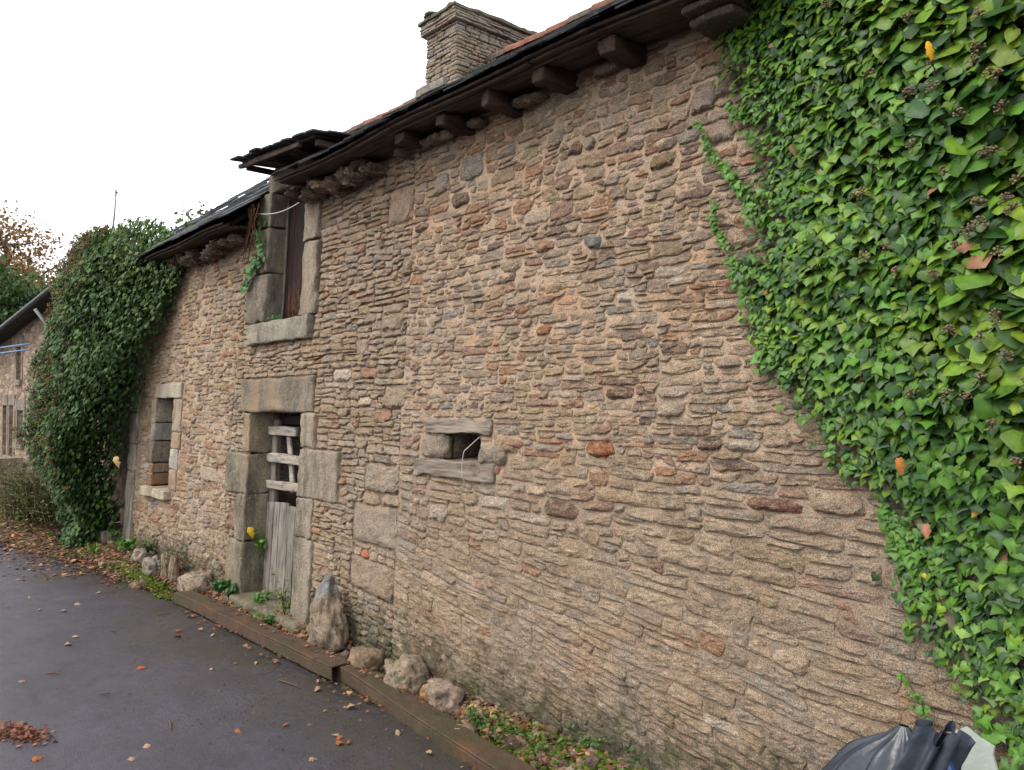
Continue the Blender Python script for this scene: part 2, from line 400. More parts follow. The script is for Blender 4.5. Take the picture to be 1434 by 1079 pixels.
# ================================================================== FARMHOUSE
SEAM, UL, UR, ZT = -4.22, -9.76, 1.4, 3.50
house = root('farmhouse', (-5, 0, 0), 'long old stone farmhouse with a granite framed door, slit opening, small dormer and slate roof', 'house')
def wsurf(u, z):
    return LEAN*(z-EYE)+.022*fbm(np.asarray(u)*.7, np.asarray(z)*.7, 0, 21)+np.where(np.asarray(u) < SEAM, .012, 0.)
OPEN = dict(door=(-6.48, -5.57, .10, 1.68), upper=(-6.33, -5.70, 2.44, 3.56), slit=(-3.74, -3.44, 1.43, 1.575), side=(-8.93, -8.40, .88, 1.81))
GW, GD, GT = (.27, .235, .185), (.17, .15, .115), (.33, .28, .215)
blocks = []      # name, u0,u1,z0,z1, proud, depth, tint, n
def B(name, u0, u1, z0, z1, proud=.012, depth=.22, tint=GW, n=9, bev=.014, amp=.004, mat=None): blocks.append((name, u0, u1, z0, z1, proud, depth, tint, n, bev, amp, mat))
# door surround
B('door_lintel', -6.72, -5.40, 1.685, 1.965, .02, .26, (.22, .19, .15), 14, .02, .006)
for u0, z0, z1 in ((-6.62, 1.34, 1.68), (-6.95, .99, 1.335), (-6.68, .60, .985), (-6.80, -.12, .595)):
    B('jamb_stone', u0, -6.48, z0, z1, .02, .22, (.25, .22, .165), 11, .014, .005)
for u1, z0, z1 in ((-5.34, 1.42, 1.68), (-4.98, 1.055, 1.415), (-5.33, .76, 1.05), (-5.30, -.1, .755)):
    B('jamb_stone', -5.57, u1, z0, z1, .02, .22, (.28, .245, .195), 11, .014, .005)
# upper window surround
B("window_lintel", -6.45, -5.42, 3.56, 3.755, .0, .24, (.19, .175, .14), 14, .02, .006)
for u0, z0, z1 in ((-6.55, 3.26, 3.555), (-6.57, 2.86, 3.255), (-6.72, 2.445, 2.855)):
    B('jamb_stone', u0, -6.33, z0, z1, .02, .22, (.19, .172, .14), 11, .016, .005)
for u1, z0, z1 in ((-5.44, 3.33, 3.555), (-5.48, 3.02, 3.325), (-5.46, 2.445, 3.015)):
    B('jamb_stone', -5.70, u1, z0, z1, .02, .22, (.26, .23, .185), 11, .014, .005)
B('window_sill', -6.60, -5.50, 2.255, 2.44, .045, .26, (.26, .24, .20), 12, .018, .006)
# side window
B('window_lintel', -9.00, -8.17, 1.815, 1.97, .02, .2, (.36, .33, .27), 8, .01, .003)
B('window_sill', -9.12, -8.33, .775, .875, .07, .25, (.42, .37, .29), 8, .01, .003)
for u0, z0, z1, c in ((-9.10, 1.55, 1.81, GT), (-9.03, 1.36, 1.545, (.30, .29, .27)), (-9.16, 1.12, 1.355, (.24, .2, .165)), (-9.05, 1.01, 1.115, (.28, .2, .14)), (-9.08, .88, 1.005, (.25, .15, .09))):
    B('jamb_stone', u0, -8.93, z0, z1, .012, .24, c, 7, .012, .004)
for u1, z0, z1, c in ((-8.15, 1.47, 1.81, GT), (-8.12, 1.30, 1.465, (.33, .24, .17)), (-8.18, 1.09, 1.295, (.36, .35, .32)), (-8.2, .88, 1.085, (.33, .25, .18))):
    B('jamb_stone', -8.40, u1, z0, z1, .012, .2, c, 7, .012, .004)
# left end quoins
for z0, z1 in ((1.66, 2.2), (1.30, 1.655), (.99, 1.295), (-.05, .985)):
    B('quoin_stone', -9.76, -9.50, z0, z1, .02, .3, (.27, .25, .215), 8, .012, .004)
# slit opening
B('slit_lintel', -3.95, -3.33, 1.58, 1.665, .018, .2, (1, 1, 1), 12, .010, .006, WLINT)
B('slit_sill', -4.03, -3.28, 1.325, 1.422, .022, .2, (1, 1, 1), 12, .010, .006, WLINT)
B('jamb_stone', -3.99, -3.74, 1.43, 1.572, .025, .1, (.29, .23, .17), 10, .04,.008, STONE)
B('jamb_stone', -3.44, -3.19, 1.41, 1.535, .025, .1, (.29, .25, .195), 10, .045,.008, STONE)
# dressed stones named in the photograph (pixel box on the wall, colour)
SPEC = [(493, 708, 555, 766, (.27, .245, .205)), (509, 650, 559, 690, (.28, .25, .205)), (505, 691, 530, 710, (.29, .24, .185)), (532, 691, 559, 711, (.29, .25, .19)),
        (488, 786, 550, 834, (.25, .215, .17)), (537, 540, 566, 573, (.26, .225, .17)), (541, 262, 578, 312, (.25, .205, .165)), (561, 358, 575, 385, (.23, .19, .16)),
        (1132, 688, 1214, 724, (.30, .255, .2)), (848, 541, 888, 561, (.10, .075, .06)), (823, 619, 860, 640, (.24, .085, .035)), (973, 613, 1011, 632, (.085, .068, .062)),
        (1046, 698, 1127, 719, (.13, .075, .06)), (760, 701, 812, 726, (.13, .09, .068)), (861, 409, 885, 425, (.55, .54, .52)), (643, 217, 676, 251, (.19, .20, .20)),
        (818, 327, 840, 352, (.13, .155, .18)), (908, 213, 950, 237, (.15, .115, .065)), (463, 516, 489, 535, (.46, .43, .38)), (500, 556, 517, 570, (.46, .40, .34)),
        (610, 241, 628, 270, (.25, .26, .25)), (816, 190, 836, 212, (.23, .25, .25)), (1049, 392, 1072, 413, (.10, .115, .14)), (628, 268, 655, 290, (.12, .09, .08)),
        (579, 312, 600, 324, (.10, .075, .08)), (970, 115, 1000, 158, (.20, .175, .16)), (1003, 100, 1040, 138, (.15, .11, .10)), (706, 167, 731, 190, (.24, .19, .15)),
        (796, 195, 815, 218, (.13, .085, .07)), (700, 362, 730, 382, (.31, .27, .21)), (749, 455, 773, 472, (.27, .125, .07)), (708, 615, 732, 628, (.21, .13, .105)),
        (1020, 320, 1060, 348, (.29, .24, .19)), (600, 705, 626, 732, (.33, .31, .27)), (1010, 615, 1065, 632, (.31, .30, .26)), (690, 610, 725, 636, (.29, .23, .165)),
        (505, 770, 515, 783, (.33, .11, .05)), (1235, 768, 1255, 786, (.3, .25, .2)), (660, 650, 700, 668, (.22, .13, .10)), (575, 500, 590, 520, (.27, .2, .15)),
        (900, 75, 930, 105, (.27, .21, .165)), (985, 170, 1030, 205, (.28, .23, .19)), (320, 700, 333, 742, (.16, .11, .09)), (298, 610, 312, 622, (.33, .3, .25)), (280, 655, 305, 675, (.30, .28, .24)),
        (745, 335, 775, 352, (.26, .17, .12)), (1000, 500, 1040, 516, (.26, .235, .2)), (920, 560, 960, 585, (.29, .27, .23))]
specials = []
def S_slope(v): return -.165*sm(1.5, .7, v)
def Zw(u, v):
    u = np.asarray(u, float); v = np.asarray(v, float)
    a = v+np.where(u > SEAM, S_slope(v)*(u-SEAM), 0)
    b = np.where((u < SEAM) & (u > -5.5), -.09*sm(1.1, .5, v)*(u+4.9), 0)
    return a+b+.016*fbm(u*.7, v*1.4, 0, 44)+.005*fbm(u*4, v*3, 0, 45)
def Vinv(u, z):
    v = z
    for _ in range(25): v = v+(z-float(Zw(u, v)))*.7
    return v
for (x0, y0, x1, y1, c) in SPEC:
    u0, _ = uz(x0, (y0+y1)/2); u1, _ = uz(x1, (y0+y1)/2); _, z1 = uz((x0+x1)/2, y0); _, z0 = uz((x0+x1)/2, y1)
    um = (u0+u1)/2; specials.append((u0, u1, Vinv(um, z0), Vinv(um, z1), c))
obst = []
for b_ in blocks: obst.append((b_[1]-.008, b_[2]+.008, Vinv((b_[1]+b_[2])/2, b_[3])-.006, Vinv((b_[1]+b_[2])/2, b_[4])+.006))
for o_ in OPEN.values(): obst.append((o_[0], o_[1], Vinv((o_[0]+o_[1])/2, o_[2]), Vinv((o_[0]+o_[1])/2, o_[3])))
for s_ in specials: obst.append((s_[0]-.003, s_[1]+.003, s_[2]-.003, s_[3]+.003))
# ---- dry packing of the rubble courses, zone by zone
DX = .01
def zone_params(u, v):
    if u < -6.8: return (.09, .25, .035, .085)
    if u < SEAM: return (.08, .25, .030, .064)
    if v > 2.7: return (.07, .21, .034, .082)
    if v > 1.5: return (.07, .23, .026, .055)
    k = 1/(1+.22*(u-SEAM)) if v > .6 else 1
    return (.11, .34, .036*k, .066*k)
def pack(ua, ub, va, vb, seed):
    R = random.Random(seed); n = int((ub-ua)/DX); sky_ = np.full(n, va); done = []
    ob = [o for o in obst if o[1] > ua and o[0] < ub]
    oi = [(max(0, int((o[0]-ua)/DX)), min(n, int(math.ceil((o[1]-ua)/DX))), o[2], o[3]) for o in ob]
    oi.sort(key=lambda o: o[2])
    def lift():
        for a, b_, z0, z1 in oi:
            s = sky_[a:b_]; s[(s >= z0-.022) & (s < z1)] = z1
    lift()
    for it in range(20000):
        i = int(sky_.argmin()); m = sky_[i]
        if m >= vb: break
        a = i
        while a > 0 and abs(sky_[a-1]-m) < .016: a -= 1
        b_ = i+1
        while b_ < n and abs(sky_[b_]-m) < .016: b_ += 1
        L = b_-a; w0, w1, h0, h1 = zone_params(ua+i*DX, m)
        big = R.random()
        w_ = R.uniform(w0, w1) if big > .12 else R.uniform(w1, w1*1.35)
        if big < .25: w_ = R.uniform(w0*.6, w0*1.3)
        nw = int(w_/DX)
        left = sky_[a-1] if a > 0 else 9; right = sky_[b_] if b_ < n else 9
        if L < w0*.55/DX:                                    # narrow slot: small pinning stone, or mortar
            top = min(left, right)
            if top > 8: top = m+.05
            if L >= 3 and top-m > .02:
                tt_ = min(top, m+R.uniform(.03, .07)); done.append((ua+a*DX, ua+b_*DX, m, m, tt_, tt_)); sky_[a:b_] = tt_
            else: sky_[a:b_] = max(m+.012, min(top, m+.03))
            lift(); continue
        if L-nw < w0*.6/DX: nw = L
        if nw > w1*1.6/DX: nw = L//2
        st = a if R.random() < .5 else b_-nw
        h = R.uniform(h0, h1)
        if R.random() < .08: h *= R.uniform(1.3, 1.8)
        if R.random() < .15: h *= .6
        h = min(h, nw*DX*.62); h = max(h, .022)
        lo = sky_[st:st+nw]; k = max(1, nw//3); bl, br = lo[:k].mean(), lo[-k:].mean()
        top = max(bl, br)+h
        for t_ in (left, right):
            if abs(t_-top) < .014: top = t_
        dt = R.uniform(-.008, .008); tl, tr = top-dt, top+dt
        for a2, b2, z0, z1 in oi:                            # stay under what is built in above
            if a2 < st+nw and b2 > st and z0 > m-.001 and max(tl, tr) > z0-.02: tl = tr = z0
        if min(tl, tr) <= max(bl, br)+.012: tl = tr = max(bl, br)+.014
        done.append((ua+st*DX, ua+(st+nw)*DX, bl, br, tl, tr))
        sky_[st:st+nw] = np.linspace(tl, tr, nw); lift()
    return done
quads = pack(SEAM+.004, -.05, -.75, 3.56, 1)+pack(-6.9+.0, SEAM-.004, -.35, 3.52, 2)+pack(UL, -6.9, -.15, 3.42, 3)
def inblk(u, v):
    return any(o[0]+.01 < u < o[1]-.01 and o[2]+.01 < v < o[3]-.01 for o in obst)
quads = [q for q in quads if not inblk((q[0]+q[1])/2, (q[2]+q[4])/2)]
def stone_tint(u, z, n):
    pal = np.array([(.26, .222, .172), (.235, .195, .148), (.29, .245, .19), (.25, .205, .145), (.225, .205, .175), (.20, .145, .115), (.235, .145, .095), (.13, .105, .09), (.185, .185, .175), (.31, .285, .24), (.235, .20, .13)])
    if u < -6.8: p = [.10, .10, .18, .20, .04, .09, .17, .03, .02, .06, .04]
    elif u < SEAM: p = [.20, .20, .14, .15, .10, .06, .04, .02, .02, .03, .04]
    elif z > 2.6: p = [.15, .15, .13, .12, .06, .12, .13, .07, .05, .02, .04]
    elif z > 1.4: p = [.17, .14, .12, .10, .15, .10, .07, .04, .06, .05, .04]
    else: p = [.30, .2, .16, .10, .16, .04, .01, .01, .0, .02, 0]
    k = rng.choice(len(pal), p=np.array(p)/sum(p)); return pal[k]*np.array([1.40, 1.26, 1.13])*rng.uniform(.88, 1.13)
def stone_batch(Q, nu, nz):
    """Q: list of dict(corners ub,ut.., prot, round, tint) -> V (n,m,3), F (quads)"""
    n = len(Q); s = np.linspace(-1, 1, nu); t = np.linspace(-1, 1, nz)
    s = np.sign(s)*(1-(1-np.abs(s))**1.5); t = np.sign(t)*(1-(1-np.abs(t))**1.5)
    S, T = np.meshgrid(s, t, indexing='ij'); S = S.ravel()[None]; T = T.ravel()[None]
    q = np.array([x[0] for x in Q]); pr = np.array([x[1] for x in Q])[:, None]; rd = np.array([x[2] for x in Q])[:, None]
    ex = np.array([x[3] for x in Q])[:, None]; tn = np.array([x[4] for x in Q]); sd_ = np.arange(n)[:, None]*7.31+rng.uniform(0, 99)
    S2 = S*np.sqrt(1-rd*T*T/2); T2 = T*np.sqrt(1-rd*S*S/2)
    u0, u1, bl, br, tl, tr = [q[:, k][:, None] for k in range(6)]
    g = .0025; fs = (S2+1)/2; ft = (T2+1)/2
    skew = rng.uniform(-.02, .02, (n, 2)); 
    U = (u0+g)+(u1-u0-2*g)*fs+(skew[:, :1]*(1-fs)+skew[:, 1:]*fs)*(ft-.5)*2
    Vv = (bl+(br-bl)*fs+g)*(1-ft)+(tl+(tr-tl)*fs-g)*ft
    edge = np.maximum(np.abs(S), np.abs(T))
    Z = Zw(U, Vv)
    a1 = np.minimum(.017, .17*np.minimum(u1-u0, tl-bl))
    wgt = .25+.75*edge**2
    U = U+wgt*a1*1.5*fbm(U*16, Z*16, sd_, 60, 2)+wgt*a1*1.0*fbm(U*70, Z*70, sd_, 61, 2)
    Z = Z+wgt*a1*1.1*fbm(U*14, Z*14, sd_, 62, 2)+wgt*a1*1.0*fbm(U*65, Z*65, sd_, 63, 2)
    prof = 1-edge**ex
    dome = (1-.35*S*S)*(1-.35*T*T)
    tilt = rng.uniform(-.5, .5, (n, 2))
    H = .002+pr*.72*(.6*prof+.4*prof*dome)*(1+tilt[:, :1]*S*.5+(tilt[:, 1:]-.75)*T*.5)
    H = H+prof*(.0065*fbm(U*18, Z*34, sd_, 64, 2)+.0065*fbm(U*42, Z*100, sd_, 65, 2)-.008*np.abs(fbm(U*9, Z*42, sd_, 66, 2)))
    Yc = wsurf(U, Z)+.012-H
    P = np.stack([U, Yc, Z], -1)
    # skirt running back into the wall
    idx = np.arange(nu*nz).reshape(nu, nz)
    ring = np.concatenate([idx[:-1, 0], idx[-1, :-1], idx[:0:-1, -1], idx[0, :0:-1]])
    rp = P[:, ring].copy(); rp[..., 1] += .05
    P = np.concatenate([P, rp], 1); m = nu*nz; k = len(ring)
    i = np.arange(nu-1)[:, None]*nz+np.arange(nz-1)[None]
    Fs = np.stack([i, i+nz, i+nz+1, i+1], -1).reshape(-1, 4)
    j = np.arange(k); jn = (j+1) % k
    Fs = np.concatenate([Fs, np.stack([m+j, m+jn, ring[jn], ring[j]], -1)])
    return P, Fs, tn
Qs = []
for (u0, u1, bl, br, tl, tr) in quads:
    um = (u0+u1)/2; vm = (bl+tl)/2; zm = float(Zw(um, vm))
    if um > -.55 and False: continue
    if zm < -.15: continue
    low = um > SEAM and zm < 1.35
    if um < SEAM: pr = rng.uniform(.009, .028); rd = rng.uniform(.08, .4); ex = rng.uniform(5, 10)
    elif low: f_ = float(sm(1.5, .9, zm)); pr = rng.uniform(.016, .030)*(1-f_)+f_*rng.uniform(.010, .016); rd = rng.uniform(.1, .4); ex = rng.uniform(4, 8)
    else: pr = rng.uniform(.007, .021); rd = rng.uniform(.08, .5); ex = rng.uniform(6, 13)
    Qs.append(((u0, u1, bl, br, tl, tr), pr, rd, ex, stone_tint(um, zm, 0), um, zm))
for (u0, u1, v0, v1, c) in specials:
    smallish = (v1-v0) < .13
    Qs.append(((u0, u1, v0, v1 if False else v0, v1, v1), .034, .75 if smallish else .18, 3.5 if smallish else 9, np.array(c)*np.array([1.30, 1.15, 1.0]), (u0+u1)/2, float(Zw((u0+u1)/2, (v0+v1)/2))))
def ivycov(u, z):                                          # left boundary of the ivy on the wall at height z
    return np.interp(z, IVZ, IVU)
ivpx = [(1020, 0), (1036, 60), (1050, 130), (1078, 190), (1074, 260), (1078, 330), (1050, 385), (1068, 440), (1078, 512), (1115, 548), (1155, 600), (1190, 660), (1255, 700), (1290, 775), (1305, 860), (1345, 935), (1400, 985), (1434, 1005)]
ivp = [uz(*p) for p in ivpx]; IVU = np.array([p[0] for p in ivp][::-1]); IVZ = np.array([p[1] for p in ivp][::-1])
def scr_area(q):
    (u0, u1, bl, br, tl, tr), um, zm = q[0], q[5], q[6]
    if um > ivycov(um, zm)+.05 or um < -9.3 and zm > 1.5: return 0
    D = depth_px(np.array([um, 0, zm])); v = np.array([um, 0, zm])-CAM; cosf = abs(v[1])/np.linalg.norm(v)
    return (u1-u0)*(tl-bl)*D*D*cosf
area = np.array([scr_area(q) for q in Qs]); order = np.argsort(-area)
hi_set = order[:1300]; lo_set = [k for k in order[1300:] if True]
wl = None
# mortar body
du = np.concatenate([np.arange(UL, -6.2, .022), np.arange(-6.2, -.2, .0155), np.arange(-.2, UR, .06)]); dz = np.arange(-.35, ZT+.02, .0155)
UU, ZZ = np.meshgrid(du, dz, indexing='ij')
rec = np.where(UU < SEAM, np.where(UU < -6.9, .0095, .0175), .0098+.0006*sm(1.9, 2.8, ZZ))
rec = rec+np.where((UU > SEAM), .003*sm(1.6, .8, ZZ), 0)
rough_amp = np.where(UU < SEAM, .008, .0060)
YY = wsurf(UU, ZZ)+rec+rough_amp*(fbm(UU*13, ZZ*17, 0, 70, 3)*1.3+fbm(UU*4, ZZ*5, 0, 71, 2)*.6)
V = np.stack([UU, YY, ZZ], -1).reshape(-1, 3); b = len(dz); i = (np.arange(len(du)-1)[:, None]*b+np.arange(b-1)[None]).ravel()
cu = V[i][:, 0]+.008; cz = V[i][:, 2]+.008; keep = np.ones(len(i), bool)
for o_ in OPEN.values(): keep &= ~((cu > o_[0]-.02) & (cu < o_[1]+.02) & (cz > o_[2]-.02) & (cz < o_[3]+.02))
topz = np.where(cu < -6.75, 3.40, 3.52); keep &= cz < topz
i = i[keep]; Fm = np.stack([i, i+b, i+b+1, i+1], -1)
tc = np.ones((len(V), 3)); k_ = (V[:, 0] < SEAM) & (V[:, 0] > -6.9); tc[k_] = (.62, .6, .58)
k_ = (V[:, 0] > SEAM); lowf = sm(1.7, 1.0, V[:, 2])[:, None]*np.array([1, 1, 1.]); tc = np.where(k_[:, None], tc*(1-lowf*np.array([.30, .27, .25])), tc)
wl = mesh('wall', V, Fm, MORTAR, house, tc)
# real thickness behind the face: back face and end of the wall
bk = []
for (a0, a1) in ((UL+.02, OPEN['side'][0]-.02), (OPEN['side'][1]+.02, OPEN['door'][0]-.02), (OPEN['door'][1]+.02, OPEN['slit'][0]-.02), (OPEN['slit'][1]+.02, UR)):
    bk.append(box((a0, .20, -.3), (a1, .52, 3.38)))
for k_, (z0, z1) in (('side', (-.3, .86)), ('side', (1.83, 3.38)), ('door', (1.70, 2.42)), ('slit', (-.3, 1.41)), ('slit', (1.60, 3.38))):
    bk.append(box((OPEN[k_][0]-.02, .20, z0), (OPEN[k_][1]+.02, .52, z1)))
bk.append(box((UL+.02, .12, .985), (UL+.06, .5, 3.3)))
V, Fq, T = join([(a, b2, (.5, .48, .45)) for a, b2 in bk]); mesh('wall_core', V, Fq, MORTAR, house, T, False)
stuff_parts = []
cnt = 0; LAB = {}
for lo_, (idxs, nu, nz) in enumerate(((list(hi_set), 17, 10), (lo_set, 11, 7))):
    P, Fs, tn = stone_batch([Qs[k] for k in idxs], nu, nz)
    for j, k in enumerate(idxs):
        if cnt < 245: mesh('stone', P[j], Fs, STONE, wl, tn[j], False); cnt += 1
        else: stuff_parts.append((P[j], Fs, tn[j]))
V, Fq, T = join(stuff_parts); mesh('rubble_stones', V, Fq, STONE, wl, T, False, kind='stuff')
# dressed blocks
for sd_, (name, u0, u1, z0, z1, proud, dep, tint, n, bev, amp, mt) in enumerate(blocks):
    off = .012 if u0 < SEAM else 0; amp = amp*1.7; n = n+4
    P, Fq = block((u0+.002, off-proud, z0+.002), (u1-.002, off-proud+dep, z1-.002), n, bev, amp, 300+sd_*5, 9, leanfn)
    mesh(name, P, Fq, mt or GRAN, house, np.array(tint)*rng.uniform(.94, 1.06))
# splayed linings inside the slit and behind surrounds
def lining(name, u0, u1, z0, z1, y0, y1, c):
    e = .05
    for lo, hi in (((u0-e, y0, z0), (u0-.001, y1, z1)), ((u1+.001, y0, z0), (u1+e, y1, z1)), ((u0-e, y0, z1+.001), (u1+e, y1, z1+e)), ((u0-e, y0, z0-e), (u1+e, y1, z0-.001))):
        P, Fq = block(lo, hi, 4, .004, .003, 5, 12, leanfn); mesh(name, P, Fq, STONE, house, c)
lining('slit_reveal', -3.735, -3.445, 1.43, 1.572, .07, .50, (.11, .085, .065))  # lining stone tinted darker to paint in the dim shade inside the slit
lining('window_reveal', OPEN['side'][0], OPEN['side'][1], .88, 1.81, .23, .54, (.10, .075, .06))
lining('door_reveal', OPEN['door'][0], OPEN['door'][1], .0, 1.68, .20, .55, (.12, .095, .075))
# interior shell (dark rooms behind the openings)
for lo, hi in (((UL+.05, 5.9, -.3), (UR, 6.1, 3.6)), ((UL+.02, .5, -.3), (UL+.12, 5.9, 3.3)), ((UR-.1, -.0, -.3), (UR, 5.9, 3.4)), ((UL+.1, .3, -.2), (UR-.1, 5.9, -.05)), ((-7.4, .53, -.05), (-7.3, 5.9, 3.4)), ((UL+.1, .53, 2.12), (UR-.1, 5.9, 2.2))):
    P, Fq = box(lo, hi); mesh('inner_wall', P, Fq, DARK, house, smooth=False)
# ------------------------------------------------------------------ door
door = house
def part(name, lo, hi, mt, n=6, bev=.004, amp=.002, seed=0, parent=None, tint=(1, 1, 1), rot=0., **kw):
    P, Fq = block(lo, hi, n, bev, amp, seed, 9, None)
    if rot: 
        c = P.mean(0); s, k = math.sin(rot), math.cos(rot); Q = P-c; P = np.stack([Q[:, 0]*k+Q[:, 2]*s, Q[:, 1], -Q[:, 0]*s+Q[:, 2]*k], -1)+c
    P = leanfn(P); return mesh(name, P, Fq, mt, parent or door, tint, **kw)
dr = bpy.data.objects.new('door', None); COL.objects.link(dr); dr.parent = house; dr.location = (-1.0, .1, .1)
x = -6.44
for k, wd in enumerate((.135, .11, .16, .125, .15, .13)):
    part('plank', (x, .17, .17+.01*rng.random()), (x+wd-.008, .195, .95-.03*rng.random()), WGREY, 6, .004, .003, 10+k, dr); x += wd
part('stile', (-6.46, .19, .2), (-6.36, .235, 1.62), WGREY, 6, .006, .003, 21, dr)
part('rail', (-6.45, .15, 1.26), (-5.58, .185, 1.335), WRAIL, 7, .008, .008, 22, dr)
part('rail', (-6.45, .15, 1.045), (-5.58, .185, 1.115), WRAIL, 7, .008, .004, 23, dr, rot=-.02)
part('top_rail', (-6.46, .15, 1.49), (-5.95, .21, 1.565), WRAIL, 7, .008, .005, 24, dr)
part('top_rail', (-5.945, .17, 1.50), (-5.57, .215, 1.55), WDARK, 5, .006, .004, 25, dr)
part('diagonal_brace', (-6.12, .188, 1.02), (-6.06, .21, 1.50), WRAIL, 5, .004, .003, 26, dr, rot=-.28)
part('latch', (-5.74, .14, .635), (-5.60, .168, .675), RUST, 4, .003, .001, 27, dr)
part('frame_head', (-6.45, .24, 1.58), (-5.6, .32, 1.65), WDARK, 5, .006, .004, 28, dr)
ws = []
for k in range(26):                                         # rusty chicken wire
    a = -6.34+k*.03
    zz_ = np.linspace(1.0, 1.5, 18)
    ws.append((*tube(np.stack([a+.0075*np.where(np.arange(18) % 2, 1, -1), zz_*0+.225+LEAN*(zz_-EYE), zz_], -1), .0011, 3), (.16, .13, .11)))
V, Fq, T = join(ws); mesh_mixed('wire_mesh', V, Fq, METAL, dr, T)
P, Fq = block((-6.50, -.185, -.10), (-5.30, .25, .165), 14, .025, .010, 77, 5); mesh('doorstep', P, Fq, GRAN, house, (.23, .205, .15))
# upper window shutter
sh = bpy.data.objects.new('shutter', None); COL.objects.link(sh); sh.parent = house; sh.location = (-1, .2, 2.5)
x = -6.34
for k, wd in enumerate((.13, .17, .15, .19)):
    part('plank', (x, .165, 2.45), (x+wd-.006, .19, 3.50), WDARK, 5, .004, .003, 40+k, sh, (1, 1, 1)); x += wd
part('stile', (-6.36, .145, 2.45), (-6.315, .163, 3.48), WGREY, 4, .003, .002, 47, sh)
dry = []
for k in range(60):                                         # dead red-brown stems standing behind the sill
    a = rng.uniform(-6.15, -5.74); h = rng.uniform(.1, .38); 
    dry.append((*tube([(a, .12+rng.uniform(0, .03), 2.43), (a+rng.uniform(-.03, .03), .12, 2.43+h*.5), (a+rng.uniform(-.05, .05), .11, 2.43+h)], [.003, .0025, .001], 3), (.13, .055, .03)))
V, Fq, T = join(dry); V = leanfn(V); V[:, 1] -= LEAN*.0
tag(mesh_mixed('dried_weed', V, Fq, STEM, None, T), 'dry reddish brown weeds standing on the sill of the upper window', 'dead plant')
part('side_window_board', (-8.52, .16, .88), (-8.39, .20, 1.81), WDARK, 5, .004, .003, 60, house)
part('window_pane_frame', (-8.93, .25, .88), (-8.52, .29, 1.81), WDARK, 4, .004, .003, 61, house)
# ------------------------------------------------------------------ eaves
rf = bpy.data.objects.new('roof', None); COL.objects.link(rf); rf.parent = house; rf.location = (0, 1, 3)
EV = [(-8.9, -6.62, 3.25, -.19), (-5.62, UR, 3.425, -.19)]   # u0,u1, soffit height, front edge
def eavez(u): return np.where(u < -6.1, 3.30, 3.475)+.014*np.sin(u*1.7+1)+.008*np.sin(u*4.3)
def wav(P, k=1.): P = P.copy(); P[:, 2] += .014*np.sin(P[:, 0]*1.7+1)+.008*np.sin(P[:, 0]*4.3); return P
for (a, b_, z0, yf) in EV:
    x = a; k = 0
    while x < b_-.05:
        L = min(rng.uniform(1.1, 1.9), b_-x)
        for r_, (y0, y1) in enumerate(((yf, yf+.13), (yf+.135, yf+.30))):
            P, Fq = block((x+.003, y0, z0+.012*r_), (x+L-.006, y1, z0+.022+.012*r_), 10, .005, .004, 500+k, 6, wav); mesh('soffit_board', P, Fq, WSOFF, rf); k += 1
        x += L
    P, Fq = block((a, .03, z0+.03), (b_, .18, z0+.09), 14, .01, .008, 520, 4, wav); mesh('wall_plate', P, Fq, WBEAM, rf)
def beamend(x0, y0, x1, y1, off, tint=None):                # a beam end from its outline in the photograph
    ua, za = uz(x0, y0, off); ub, zb = uz(x1, y1, off)
    zm = 3.43
    yf_ = off+.105; h = .088; ub = ua+(ub-ua)*.88; P, Fq = block((min(ua, ub), yf_, zm-h), (max(ua, ub), .15, zm-.004), 10, .010, .010, int(x0), 10, wav); mesh('beam_end', P, Fq, WBEAM, rf)
for b_ in ((833, 60, 858, 66, -.25), (742, 100, 760, 103, -.25), (670, 140, 684, 143, -.25), (606, 168, 619, 171, -.24), (548, 198, 561, 201, -.24), (1010, 20, 1010, 20, -.24)):
    if b_[0] != 1010: beamend(*b_)
# carved stone corbel near the ivy, and rough masonry / rotten timber lumps under the left eaves
def lump(name, c, r, mt, tint, seed, par, sub=3, amp=.25, freq=1.4):
    V, Fq = ICO[sub]; V = V.copy()
    n = fbm(V[:, 0]*freq+seed, V[:, 1]*freq, V[:, 2]*freq, seed)+.5*fbm(V[:, 0]*freq*3+seed, V[:, 1]*freq*3, V[:, 2]*freq*3, seed+1)
    V = V*(1+amp*n)[:, None]
    V = np.sign(V)*np.abs(V)**.85
    P = V*np.asarray(r)+np.asarray(c); return mesh(name, P, Fq, mt, par, tint)
for j_, (dz_, hh, l_) in enumerate(((-.005, .035, .30), (-.042, .035, .27), (-.08, .04, .18))):
    P, Fq = block((-1.96, -l_*.55, 3.445+dz_-hh), (-1.74, .1, 3.445+dz_), 10, .022, .005, 90+j_, 7, None); mesh('corbel', P, Fq, GRAN, rf, (.085, .068, .055))
for k in range(30):
    f_ = k < 15; u = (-4.60-(k % 15)*.075) if f_ else (-6.8-(k % 15)*.14); wd_ = k % 4 == 1
    y = rng.uniform(-.03, .05); lump('beam_stub' if wd_ else 'corbel_stone', (u+rng.uniform(-.03, .03), y-.03*wd_, (3.37 if f_ else 3.20)+rng.uniform(-.05, .01)), (rng.uniform(.04, .075), rng.uniform(.07, .11), rng.uniform(.035, .06)), WBEAM if wd_ else STONE, (.11, .085, .065), 800+k, rf, 4, .6, 2.2)
for k in range(14):
    u = -4.3+rng.uniform(0, 3.3); lump('corbel_stone', (u, rng.uniform(.03, .08), 3.385), (rng.uniform(.05, .10), .05, rng.uniform(.02, .035)), STONE, (.12, .09, .07), 880+k, rf, 3, .4, 2)
